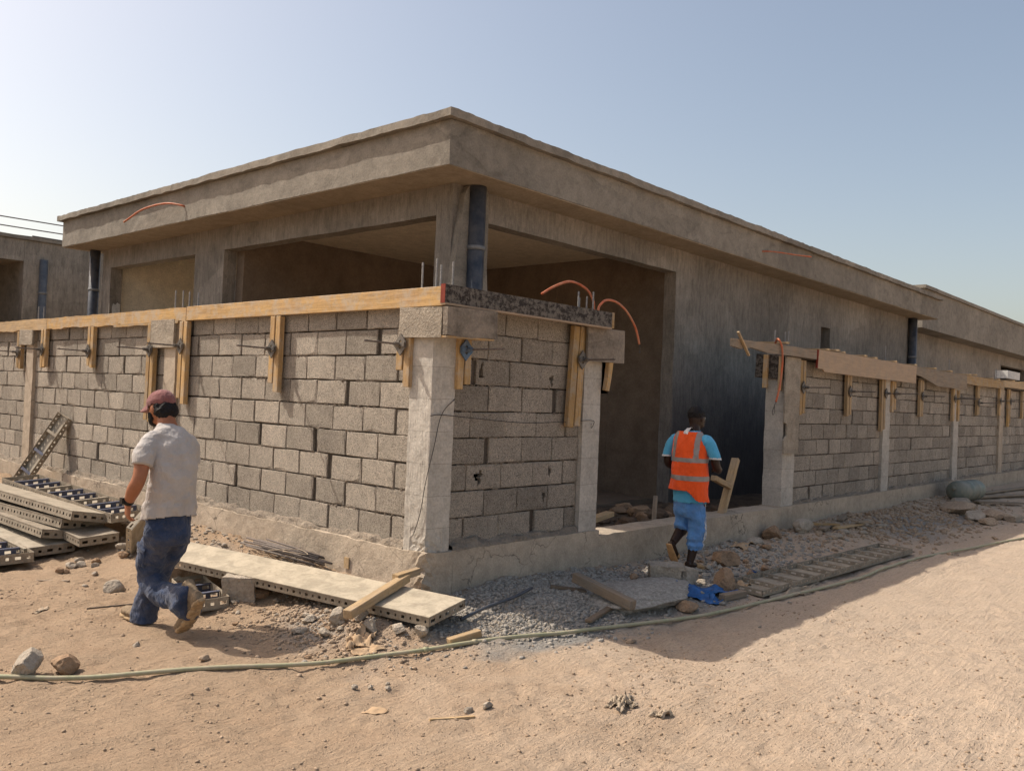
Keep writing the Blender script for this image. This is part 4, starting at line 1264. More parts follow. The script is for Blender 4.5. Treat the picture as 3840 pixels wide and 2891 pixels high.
form_panel("small rib-side-up frame on the ground behind the walking man", (-0.77, 1.80, -0.045), (-.25, -.97, -.02), (-.97, .25, -.05), .76, .25, .085, True, 3, 'steel_dirty', 'steel')
form_panel("ladder-like rib-side-up panel lying in the shade right of the gateway", (2.72, -1.40, -0.085), (1, -.03, 0.0), (.02, 1, .03), 3.70, .40, .055, True, 10, 'steel', 'steel_dirty', 'steel_dirty')

# ================================================================ LOOSE THINGS ON THE GROUND
def lie(name, label, cat, a, b, w, t, mat, za=None, zb=None, group=None, jag=0.0, lift=0.0, wdir=None):
    za = hz(*a) + t / 2 + lift if za is None else za
    zb = hz(*b) + t / 2 + lift if zb is None else zb
    d = Vector((b[0] - a[0], b[1] - a[1], 0))
    wd = Vector((-d.y, d.x, 0)) if wdir is None else wdir
    return board(name, label, cat, (a[0], a[1], za), (b[0], b[1], zb), wd, w, t, mat, group, jag=jag)
# timber across the long panel
lie("timber_beam", "square timber resting across the end of the long pale panel", "timber", (-0.88, -0.24), (-0.14, 0.03), 0.065, 0.06, M['wood_pale'], 0.045, 0.145)
lie("timber_beam", "short split timber behind the one across the long panel", "timber", (-0.25, 0.03), (-0.012, 0.045), 0.055, 0.05, M['wood_pale'], 0.155, 0.175, jag=.006)
lie("timber_offcut", "short wood offcut beside the green hose below the panel end", "timber", (-0.43, -0.73), (-0.20, -0.79), 0.055, 0.05, M['wood_pale'])
lie("timber_beam", "square timber lying on the gravel mound in front of the short panel", "timber", (1.20, -0.50), (1.12, -1.12), 0.07, 0.075, M['wood_old'], 0.07, -0.03)
lie("timber_plank", "thin dark plank on the gravel near the mound", "board", (0.72, -1.0), (1.15, -0.91), 0.05, 0.02, M['wood_dark'], lift=.012)
lie("timber_plank", "dark broken plank at the foot of the shaded panel footing", "board", (1.02, -0.40), (1.22, -0.60), 0.06, 0.03, M['wood_dark'], jag=.01, lift=.01)
lie("timber_offcut", "wood offcut beside the blue plastic bag", "timber", (2.38, -1.19), (2.66, -1.25), 0.07, 0.055, M['wood_old'])
lie("timber_plank", "plank lying inside the gateway just behind the sill", "board", (2.35, 0.40), (3.25, 0.62), 0.10, 0.05, M['wood_pale'], .27, .30)
br = thing("timber_brace", "crooked timber brace standing on the gateway sill behind the man in orange", "timber", (5.0, 0.2, 0.2))
board("post", None, None, (4.86, 0.17, 0.20), (5.24, 0.20, 0.87), (0, 1, 0), 0.09, 0.06, M['wood_pale'], None, br)
board("crosspiece", None, None, (4.60, 0.14, 0.67), (5.02, 0.16, 0.55), (0, 1, 0), 0.075, 0.06, M['wood_pale'], None, br)
lie("timber_plank", "plank leaning in the gateway behind the legs of the man in orange", "board", (3.80, 0.42), (3.95, 0.50), 0.05, 0.03, M['wood_old'], 0.12, 0.46)
for i, (a, b, w, m_) in enumerate((((6.55, -.36), (7.05, -.30), .09, 'wood_old'), ((6.75, -.46), (7.5, -.52), .07, 'wood_pale'), ((7.3, -.50), (7.75, -.56), .10, 'wood_old'), ((7.45, -.25), (7.95, -.12), .08, 'wood_old'), ((6.6, -.2), (6.95, -.42), .06, 'wood'))):
    lie("wood_scrap", "%s of the wood scraps heaped at the foot of the shaded wall" % ("nearest", "longest", "broadest", "rightmost", "steepest")[i], "board", a, b, w, .025, M[m_], lift=.02 + .025 * (i % 3), group="wood scraps by the shaded wall", jag=.006)
for i, (a, b, w) in enumerate((((13.3, -.35), (17.5, -.95), .16), ((12.9, -.62), (14.6, -1.0), .12), ((14.2, -.3), (18.5, -.55), .12))):
    lie("timber_plank", "%s plank lying beyond the green drum at the shaded wall" % ("longest", "nearest", "farthest")[i], "board", a, b, w, .03, M['wood_old'], lift=.03, group="planks beyond the drum")
lie("stick", "thin stick on the open sandy ground", "stick", (-1.36, -1.56), (-1.12, -1.645), 0.016, 0.013, M['wood_pale'], jag=.003)
lie("stick", "pale stick on the ground in front of the panel pile", "stick", (-1.72, 3.0), (-1.50, 2.62), 0.02, 0.012, M['wood_old'])
lie("stick", "dark thin rod on the ground left of the walking man", "stick", (-1.72, 1.72), (-1.26, 1.70), 0.012, 0.012, M['wood_dark'])
# black rod on the gravel
mb = MB(); mb.tube(catmull([(-.14, -.55, hz(-.14, -.55) + .03), (.15, -.52, hz(.15, -.52) + .045), (.5, -.46, hz(.5, -.46) + .05), (.78, -.40, hz(.78, -.40) + .05)], 5), .013, 8)
tag(mb.build("black_pipe", M['pvc'], None, True), "thin black pipe lying on the grey gravel at the corner", "pipe")

# bundle of rusty steel bars behind the long panel
for i in range(13):
    r = random.Random(i + 50)
    y0 = 2.12 - r.uniform(0, .35); y1 = 1.0 + r.uniform(0, .3)
    x0 = -0.31 + .018 * i + r.uniform(-.02, .02); x1 = -0.18 + .012 * i + r.uniform(-.03, .03)
    mb = MB(); mb.tube([(x0, y0, .12 + .012 * (i % 4)), ((x0 + x1) / 2, (y0 + y1) / 2, .10 + .012 * (i % 4)), (x1, y1, .075 + .012 * (i % 4))], .0085, 7)
    tag(mb.build("steel_bar", M['rebar'], None, True), "rusty steel bar in the bundle between the long panel and the wall", "rebar", "bundle of steel bars")
mb = MB(); mb.tube(catmull([(-.30, 1.6, .13), (-.24, 1.45, .15), (-.14, 1.38, .15), (-.15, 1.25, .13), (-.22, 1.3, .14), (-.26, 1.45, .14)], 6), .004, 6)
tag(mb.build("rope_loop", M['sack'], None, True), "loop of pale rope lying on the steel bars", "rope")
# paper tag on the footing
mb = MB(); mb.box((-.012, -.03, -.045), (-.004, .03, .045)); o = mb.build("wood_chip", M['wood_pale']); o.location = (-.004, .91, .10)
tag(o, "small chip of wood stuck to the sunlit footing", "chip")

# ---- broken hollow blocks
def hollow_fragment(label, loc, rotz, L=.30, W=.20, H=.19, t=.035, mat='rock_grey'):
    mb = MB()
    Vt = [(-W / 2, 0), (W / 2, 0), (W / 2, H), (-W / 2, H)]
    mb.box((0, -W / 2, H - t), (L, W / 2, H))
    mb.box((0, -W / 2, 0), (L * .92, -W / 2 + t, H - t - .0005))
    mb.box((0, W / 2 - t, 0), (L * .8, W / 2, H - t - .0005))
    mb.box((0.0, -W / 2 + t + .0005, 0), (t, W / 2 - t - .0005, H - t - .0005))
    me = new_mesh("broken_hollow_block", mb.v, mb.f)
    bm = bmesh.new(); bm.from_mesh(me); bmesh.ops.subdivide_edges(bm, edges=bm.edges, cuts=3, use_grid_fill=True); bm.verts.index_update()
    P = np.array([v.co[:] for v in bm.verts])
    D = np.stack([fbm(P * 22 + 3, 3, k) for k in (1, 2, 3)], 1) * .007
    for v, d in zip(bm.verts, D): v.co += Vector(d)
    bm.to_mesh(me); bm.free()
    o = link("broken_hollow_block", me, M[mat], None, loc); o.rotation_euler = (R_(3), R_(-2), rotz)
    return tag(o, label, "block")
hollow_fragment("broken hollow block standing in front of the long pale panel", (-0.87, 1.24, hz(-.8, 1.1) - .015), math.atan2(-.26, .2), .27, .22, .19)
hollow_fragment("broken hollow block beside the boulders near the gateway", (2.28, -0.52, hz(2.4, -.65) - .02), -0.9, .30, .2, .18)

# ---- boulders and stones one can tell apart
rock("boulder", "round tan boulder beside the blue plastic bag", (2.72, -1.04), (.24, .23, .24), M['rock_brown'], 3, planes=8, lump=.14, fine=.05, sub=4)
rock("boulder", "grey boulder between the hollow block and the tan boulder", (2.55, -0.75), (.26, .22, .24), M['rock_grey'], 5, planes=9, lump=.16, fine=.06, sub=4)
rock("boulder", "brown boulder behind the sandal of the man in orange", (3.73, -0.50), (.34, .30, .20), M['rock_brown'], 8, planes=10, lump=.2, fine=.06, sub=4)
rock("boulder", "rusty brown stone at the foot of the gateway sill", (5.62, -0.14), (.30, .26, .22), M['rock_brown'], 12, planes=6)
rock("boulder", "flat grey stone next to the rusty brown stone by the sill", (5.0, -0.22), (.30, .22, .12), M['rock_grey'], 14, planes=8)
rock("boulder", "pale lump of concrete at the shaded footing near the wood scraps", (6.25, -0.22), (.42, .3, .2), M['rock_grey'], 15, planes=7)
rock("concrete_chunk", "angular concrete chunk lying on the hose in the left foreground", (-2.55, 0.45), (.23, .16, .185), M['rock_grey'], 22, planes=16, lump=.2, rot=.6, sink=.05, z=-.17)
rock("boulder", "smooth brown stone beside the concrete chunk in the left foreground", (-2.36, 0.42), (.175, .15, .115), M['rock_brown'], 25, planes=6, lump=.2, rot=.4)
rock("boulder", "pale weathered stone behind the green hose left of the walking man", (-1.31, 2.2), (.19, .13, .12), M['rock_grey'], 27, planes=4, lump=.25)
rock("concrete_chunk", "left of a pair of grey chunks on the open ground in front", (-1.085, -1.57), (.075, .055, .05), M['rock_grey'], 31, planes=14, group="grey chunks on the open ground")
rock("concrete_chunk", "right of a pair of grey chunks on the open ground in front", (-1.01, -1.63), (.095, .05, .05), M['rock_grey'], 32, planes=14, group="grey chunks on the open ground")
rock("concrete_chunk", "small square chunk nearest the hose, first of three in a row", (-1.30, -0.87), (.055, .04, .035), M['rock_grey'], 33, planes=14, group="grey chunks on the open ground")
rock("concrete_chunk", "small square chunk in the middle of three in a row", (-1.22, -0.92), (.04, .035, .035), M['rock_grey'], 34, planes=14, group="grey chunks on the open ground")
rock("concrete_chunk", "small square chunk last of three in a row", (-1.16, -1.0), (.045, .035, .03), M['rock_grey'], 35, planes=14, group="grey chunks on the open ground")
rock("boulder", "small pale pyramid-shaped stone in front of the walking man", (-1.86, .62), (.05, .05, .045), M['rock_grey'], 37, planes=8)
rock("boulder", "small round stone beside the man's shadow", (-1.69, .08), (.075, .06, .04), M['gravel_sand'], 38, planes=3)
rock("boulder", "rounded stone at the near edge of the gravel mound by the hose", (1.80, -1.20), (.24, .16, .10), M['rock_brown'], 39, planes=8)
rock("boulder", "orange-brown stone tucked under the broken hollow block by the panel", (-0.74, 1.03), (.20, .09, .085), M['rock_brown'], 40, planes=2, rot=-.6)
for i, (x, y, sx, sy, sz_) in enumerate(((11.3, -.75, 1.0, .55, .26), (10.9, -1.12, .62, .4, .2), (11.9, -1.15, .8, .42, .22), (11.8, -1.45, .5, .35, .16), (10.75, -1.32, .42, .3, .15), (12.3, -.5, .5, .4, .2))):
    rock("boulder", "%s of the dusty stones grouped in front of the green drum" % ("largest", "roundest", "longest", "nearest", "smallest", "farthest")[i], (x, y), (sx, sy, sz_), M['rock_grey' if i % 2 else 'gravel_sand'], 60 + i, planes=9, lump=.22, group="dusty stones by the drum")
# concrete slab spill with a flat top
rock("concrete_spill", "low round spill of hardened concrete in front of the short panel", (1.70, -0.78), (1.35, .75, .20), M['gravel_grey'], 71, planes=2, lump=.14, fine=.07, sink=.5, cat="concrete", sub=5, rot=.1)
# rubble heap in front of the long panel
rr = random.Random(5)
spots = [(-.78, -.02, .17, .13, .13), (-.72, -.28, .16, .12, .12), (-.60, -.42, .13, .1, .09), (-.50, -.55, .12, .1, .1), (-.92, -.05, .14, .1, .07), (-1.0, .1, .12, .09, .06), (-.86, .2, .12, .1, .07), (-.66, -.10, .14, .12, .11)]
for i, (x, y, a, b, c) in enumerate(spots):
    rock("concrete_chunk", "broken grey concrete chunk in the rubble at the near side of the long panel", (x, y), (a, b, c), M['rock_grey'], 80 + i, group="rubble chunks by the long panel", planes=15, lump=.2, rot=rr.uniform(0, 6), sink=.1)
for i in range(30):
    x, y = -.85 + rr.gauss(0, .22), .08 + rr.gauss(0, .33)
    s_ = rr.uniform(.025, .06)
    rock("concrete_chunk", "broken grey concrete chunk in the rubble at the near side of the long panel", (x, y), (s_ * 1.3, s_, s_ * .8), M['rock_grey'] if i % 4 else M['rock_brown'], 100 + i, group="rubble chunks by the long panel", planes=12, rot=rr.uniform(0, 6), sink=.15, sub=2)
for i in range(14):
    x, y = -1.0 + rr.gauss(0, .22), 3.05 + rr.gauss(0, .12)
    s_ = rr.uniform(.04, .1)
    rock("stone", "small stone in the heap under the near end of the panel pile", (x, y), (s_ * 1.4, s_, s_ * .8), M['rock_grey'] if i % 3 else M['rock_brown'], 140 + i, group="stones under the panel pile", planes=10, rot=rr.uniform(0, 6), sub=2)
for i in range(34):
    x, y = 3.6 + rr.gauss(0, .7), -.62 + rr.gauss(0, .24)
    if y > -.06: y = -.1
    if y < -.9: y = -.8
    s_ = rr.uniform(.04, .11)
    rock("stone", "small stone in the rubble around the feet of the man in orange", (x, y), (s_ * 1.4, s_, s_ * .7), M['rock_grey'] if i % 3 else M['rock_brown'], 170 + i, group="stones by the gateway sill", planes=10, rot=rr.uniform(0, 6), sub=2)
for i in range(22):
    x, y = 7.6 + rr.gauss(0, 1.3), -.45 + rr.gauss(0, .22)
    if y > -.08: y = -.12
    s_ = rr.uniform(.06, .16)
    rock("stone", "small stone in the rubble along the foot of the long shaded wall", (x, y), (s_ * 1.4, s_, s_ * .6), M['rock_grey'] if i % 3 else M['rock_brown'], 210 + i, group="stones along the shaded wall", planes=10, rot=rr.uniform(0, 6), sub=2)
# rubble inside the gateway
for i in range(40):
    x, y = 4.6 + rr.gauss(0, 1.0), 1.0 + rr.uniform(-.5, .8)
    s_ = rr.uniform(.08, .32)
    rock("stone", "dark stone in the rubble inside the gateway", (min(max(x, 2.4), 7.5), y), (s_ * 1.3, s_, s_ * .7), M['earth'] if i % 4 else M['rock_brown'], 240 + i, group="rubble inside the gateway", planes=9, rot=rr.uniform(0, 6), sub=2, z=.05)

# ---- gravel and pebbles nobody could count
rs = np.random.RandomState(3)
def place(n, fn, smin, smax, pw=2.2):
    P, S = [], []
    while len(P) < n:
        x, y = fn()
        if x > -.02 and y > -.02: continue
        if 2.68 < x < 6.5 and -1.55 < y < -.96: continue
        P.append((x, y, hz(x, y))); S.append(smin + (smax - smin) * rs.rand() ** pw)
    return np.array(P), np.array(S)
P, S = place(6500, lambda: (rs.normal(1.15, .62), -abs(rs.normal(.5, .3))), .008, .024)
scatter("gravel", P, S, M['gravel_grey'], "crushed grey gravel spread along the foot of the short shaded panel", 1)
P, S = place(1300, lambda: (rs.normal(.2, .38), rs.normal(-.7, .13)), .004, .014)
scatter("gravel", P, S, M['rock_grey'], "loose grey gravel along the hose at the corner", 2)
P, S = place(1500, lambda: (rs.normal(-.8, .22), rs.normal(.1, .38)), .006, .022)
scatter("rubble", P, S, M['gravel_sand'], "fine crumbled rubble in front of the long pale panel", 4)
P, S = place(1300, lambda: (rs.normal(3.8, 1.0), -abs(rs.normal(.5, .35)) - .02), .01, .035)
scatter("rubble", P, S, M['gravel_grey'], "fine rubble in front of the gateway sill", 5)
P, S = place(1500, lambda: (rs.normal(9.0, 2.2), -abs(rs.normal(.6, .4)) - .02), .015, .05)
scatter("rubble", P, S, M['gravel_sand'], "fine rubble along the foot of the long shaded wall", 6)
GX = np.stack([rs.uniform(-3.6, 3.4, 60000), rs.uniform(-4.3, 3.0, 60000), np.full(60000, 2.06)], 1)
GX = GX[rs.rand(60000) < 0.10 + 0.8 * np.clip(fbm(GX * 1.6, 2, 55), 0, 1)]
gi = iter(range(len(GX)))
def grit():
    k = next(gi); return GX[k, 0], GX[k, 1]
P, S = place(9000, grit, .002, .013, 3.5)
scatter("pebbles", P, S, M['gravel_sand'], "small pebbles strewn over the sandy ground", 7)
P, S = place(900, lambda: (-abs(rs.normal(0.15, .35)) - .02, rs.uniform(.1, 6)), .006, .03)
scatter("rubble", P, S, M['rock_grey'], "crumbs of mortar along the foot of the sunlit wall", 8)
P = np.array([(rs.uniform(2.3, 7), rs.uniform(.35, 1.9), .05) for _ in range(900)]); S = .01 + .05 * rs.rand(900) ** 2.5
scatter("rubble", P, S, M['earth'], "dark earth and rubble inside the gateway", 9)

# ---- cloth-like scraps
def crumple(name, label, cat, c, sx, sy, h, mat, seed, n=26, rot=0.0, freq=5.0, cut=True):
    V, F = [], []
    g = np.linspace(-.5, .5, n)
    U, W = np.meshgrid(g, g, indexing='ij')
    p = np.stack([U.ravel() * freq, W.ravel() * freq, np.full(n * n, seed * 1.7)], 1)
    a = np.abs(fbm(p, 3, seed)); b = fbm(p + 9, 3, seed + 3); e = fbm(p + 21, 3, seed + 6)
    x = (U.ravel() + .12 * b) * sx; y = (W.ravel() + .12 * e) * sy
    ca, sa = math.cos(rot), math.sin(rot)
    X, Y = c[0] + x * ca - y * sa, c[1] + x * sa + y * ca
    edge = 1 - 0.6 * np.clip(np.hypot(U.ravel(), W.ravel()) * 2, 0, 1) ** 2
    Z = np.array([hz(q, r) for q, r in zip(X, Y)]) + .004 + h * np.clip(a, 0, 1) * edge
    V = np.stack([X - c[0], Y - c[1], Z - hz(*c)], 1)
    keep = lambda i, j: (not cut) or (math.hypot(g[i], g[j]) < .42 + .1 * math.sin(5 * math.atan2(g[j], g[i]) + seed))
    for i in range(n - 1):
        for j in range(n - 1):
            if keep(i, j): F.append((i * n + j, (i + 1) * n + j, (i + 1) * n + j + 1, i * n + j + 1))
    me = new_mesh(name, V, F, True)
    o = link(name, me, mat, None, (c[0], c[1], hz(*c)))
    md = o.modifiers.new("thick", 'SOLIDIFY'); md.thickness = .003
    return tag(o, label, cat)
crumple("plastic_bag", "crumpled bright blue plastic bag beside the boulders", "bag", (2.28, -0.98), .9, .42, .15, M['blue_bag'], 2, 40, -.5, 4.0)
crumple("paper_sack", "dusty crumpled sack lying along the hose in the shade", "sack", (3.3, -1.46), 1.1, .22, .05, M['sack'], 4, 36, -.05)
crumple("cardboard", "torn brown cardboard and paper below the rubble by the hose", "cardboard", (-.84, -.33), .26, .2, .09, M['cardboard'], 6, 26, .4, 3)
crumple("cardboard", "flat sheet of brown paper beside the hose under the rubble", "cardboard", (-.88, -.46), .26, .12, .03, M['cardboard'], 7, 22, -.6, 3)
crumple("rag", "dusty tangled rag on the open sandy ground", "rag", (-.40, -2.07), .22, .16, .06, M['sack'], 9, 34, .3, 9)
crumple("rag", "small dusty scrap next to the tangled rag", "rag", (-.365, -2.30), .13, .07, .04, M['sack'], 10, 22, -.6, 6)
crumple("cardboard", "flat square of cardboard on the open sandy ground", "cardboard", (-1.42, -1.20), .11, .10, .012, M['cardboard'], 12, 12, .2, 2, cut=False)
crumple("cardboard", "sheet of cardboard at the foot of the gateway sill", "cardboard", (4.6, -.24), .5, .26, .06, M['cardboard'], 13, 16, .2, 2)
crumple("cardboard", "torn cardboard between the tan boulder and the ribbed panel", "cardboard", (2.96, -1.06), .24, .2, .12, M['cardboard'], 15, 20, .7, 3)
crumple("rag", "dry straw-coloured scrap at the left edge of the ground", "rag", (-1.95, 1.95), .2, .1, .02, M['sack'], 16, 20, .8, 6)
crumple("plastic_scrap", "small pink scrap behind the front foot of the man in the grey shirt", "scrap", (-1.48, 1.57), .10, .04, .02, M['pink'], 17, 14, -.9, 4)
crumple("plastic_scrap", "small blue scrap behind the ribbed panel near the gateway", "scrap", (3.75, -.80), .14, .08, .06, M['blue_bag'], 18, 16, .3, 4)

# ---- drum
dr = thing("plastic_drum", "grey-green plastic drum lying on its side at the shaded wall", "drum", (13.0, -.42, hz(13.0, -.42) + .19), None, (0, 0, -.12))
mb = MB(); prof = [(-.53, .0), (-.525, .05), (-.50, .12), (-.44, .175), (-.36, .192), (-.12, .19), (-.10, .196), (-.08, .19), (.16, .19), (.18, .196), (.20, .19), (.42, .19), (.48, .175), (.52, .12), (.53, .0)]
mb.tube([(x, 0, 0) for x, r in prof], [max(r, .002) for x, r in prof], 22)
mb.build("body", M['jug'], dr, True)
mb = MB(); mb.tube([(-.57, 0, .06), (-.51, 0, .06)], .035, 12); mb.build("cap", M['jug'], dr, True)

# ---- hose
hp = [(-3.4, 1.12), (-2.68, .47), (-2.36, .23), (-1.87, -.04), (-1.33, -.35), (-.92, -.55), (-.49, -.76), (.08, -.93), (.75, -1.11), (1.55, -1.32), (2.28, -1.42), (3.42, -1.53), (4.52, -1.60), (5.0, -1.60), (5.42, -1.62), (5.9, -1.64), (6.39, -1.67), (7.52, -1.78), (9.51, -2.06), (13, -2.7)]
cp = catmull([(x, y, 0) for x, y in hp], 14)
zs = [hz(p[0], p[1]) for p in cp]
zs = [sum(zs[max(0, i - 9):i + 10]) / len(zs[max(0, i - 9):i + 10]) + .004 for i in range(len(zs))]
ho = thing("garden_hose", "long dusty green hose crossing the ground from left to right", "hose", (0, 0, 0))
mb = MB(); mb.tube([(p[0], p[1], z + .016) for p, z in zip(cp, zs)], .0135, 12); mb.build("tube", M['hose'], ho, True)
for a in (.30, .335):
    i = int(len(cp) * a); q = [(cp[i + k][0], cp[i + k][1], zs[i + k] + .016) for k in (0, 1)]
    p_, q_ = Vector(q[0]), Vector(q[1])
    mb = MB(); mb.tube([p_, p_ + (q_ - p_).normalized() * .03], .0175, 12); mb.build("coupling", M['hose'], ho, True)

# ================================================================ PEOPLE
def chain(pts, radii, side=(1, 0, 0), seg=16, sub=5):
    """closed loft; radii = (along side, across) per point"""
    P = catmull(pts, sub)
    Rr = catmull([(a, b, 0) for a, b in radii], sub)
    n = len(P); V, F = [], []
    for i in range(n):
        t = Vector(P[min(i + 1, n - 1)] - P[max(i - 1, 0)]).normalized()
        s = Vector(side); s = (s - s.dot(t) * t)
        s = s.normalized() if s.length > 1e-4 else t.orthogonal().normalized()
        w = t.cross(s)
        for k in range(seg):
            a = 2 * math.pi * k / seg
            V.append(Vector(P[i]) + s * (max(Rr[i][0], .002) * math.cos(a)) + w * (max(Rr[i][1], .002) * math.sin(a)))
    for i in range(n - 1):
        for k in range(seg):
            F.append((i * seg + k, i * seg + (k + 1) % seg, (i + 1) * seg + (k + 1) % seg, (i + 1) * seg + k))
    F.append(tuple(range(seg))[::-1]); F.append(tuple((n - 1) * seg + k for k in range(seg)))
    return V, F

def ball(c, r, rot=None, seg=16):
    bm = bmesh.new(); bmesh.ops.create_uvsphere(bm, u_segments=seg, v_segments=seg // 2 + 2, radius=1)
    bm.verts.index_update()
    V = []
    for v in bm.verts:
        q = Vector((v.co.x * r[0], v.co.y * r[1], v.co.z * r[2]))
        if rot is not None: q = rot @ q
        V.append(Vector(c) + q)
    F = [tuple(v.index for v in f.verts) for f in bm.faces]; bm.free()
    return V, F

def sculpt(prims, voxel=0.008, smooth=4):
    """fuse closed solids into one continuous skin; returns vertex array and faces"""
    V, F = [], []
    for v, f in prims:
        b = len(V); V += v; F += [tuple(i + b for i in q) for q in f]
    me = new_mesh("tmp", V, F)
    bm = bmesh.new(); bm.from_mesh(me); bmesh.ops.recalc_face_normals(bm, faces=bm.faces); bm.to_mesh(me); bm.free()
    o = bpy.data.objects.new("tmp", me); COL.objects.link(o)
    md = o.modifiers.new("r", 'REMESH'); md.mode = 'VOXEL'; md.voxel_size = voxel; md.adaptivity = 0
    if smooth:
        ms = o.modifiers.new("s", 'SMOOTH'); ms.factor = 0.5; ms.iterations = smooth
    dg = bpy.context.evaluated_depsgraph_get(); dg.update()
    ev = o.evaluated_get(dg); m2 = ev.to_mesh()
    n = len(m2.vertices); A = np.zeros(n * 3); m2.vertices.foreach_get("co", A)
    N = np.zeros(n * 3); m2.vertices.foreach_get("normal", N)
    Fc = [tuple(p.vertices) for p in m2.polygons]
    ev.to_mesh_clear()
    bpy.data.objects.remove(o); bpy.data.meshes.remove(me)
    return A.reshape(-1, 3), N.reshape(-1, 3), Fc

def skin(name, V, F, mat, root, keep=None):
    if keep is not None:
        F = [f for f in F if keep(V[list(f)].mean(0))]
        used = sorted({i for f in F for i in f}); mp = {k: j for j, k in enumerate(used)}
        V = V[used]; F = [tuple(mp[i] for i in f) for f in F]
    top = root
    while top.parent is not None: top = top.parent
    return link(name, new_mesh(name, V - np.array(top.location), F, True), mat, root)

def folds(V, N, amp, freq, seed, stretch=(1, 1, 1)):
    k = fbm(V * np.array(stretch) * freq, 3, seed)
    return V + N * (amp * k)[:, None]

def hand(wrist, d, palm_n, thumb_side, size=0.09, curl=0.5):
    """palm and five fingers; d = pointing direction, palm_n = out of the palm, thumb_side = towards the thumb"""
    w = Vector(wrist); d, pn, ts = Vector(d).normalized(), Vector(palm_n).normalized(), Vector(thumb_side).normalized()
    L = size
    pr = [chain([w - d * .02, w + d * L * .3, w + d * L * .75, w + d * L * 1.0], [(.026, .019), (.036, .017), (.040, .015), (.036, .012)], ts, 12, 3)]
    for k, (o, ln) in enumerate(((.030, .072), (.0105, .080), (-.0105, .075), (-.030, .060))):
        b = w + d * L * .88 + ts * o
        a1, a2 = curl * .7, curl * 1.6
        p1 = b + (d * math.cos(a1) + pn * math.sin(a1)) * ln * .5
        p2 = p1 + (d * math.cos(a2) + pn * math.sin(a2)) * ln * .35
        p3 = p2 + (d * math.cos(a2 + .4) + pn * math.sin(a2 + .4)) * ln * .28
        pr.append(chain([b - d * .02, b, p1, p2, p3], [(.009, .009), (.0095, .0095), (.009, .009), (.008, .008), (.005, .005)], ts, 8, 3))
    b = w + d * L * .22 + ts * .028
    t1 = b + (d * .7 + ts * .6 + pn * .25).normalized() * .04
    t2 = t1 + (d * .9 + ts * .1 + pn * .35).normalized() * .03
    pr.append(chain([b - ts * .02, b, t1, t2], [(.012, .012), (.013, .013), (.0105, .0105), (.006, .006)], d, 8, 3))
    return pr

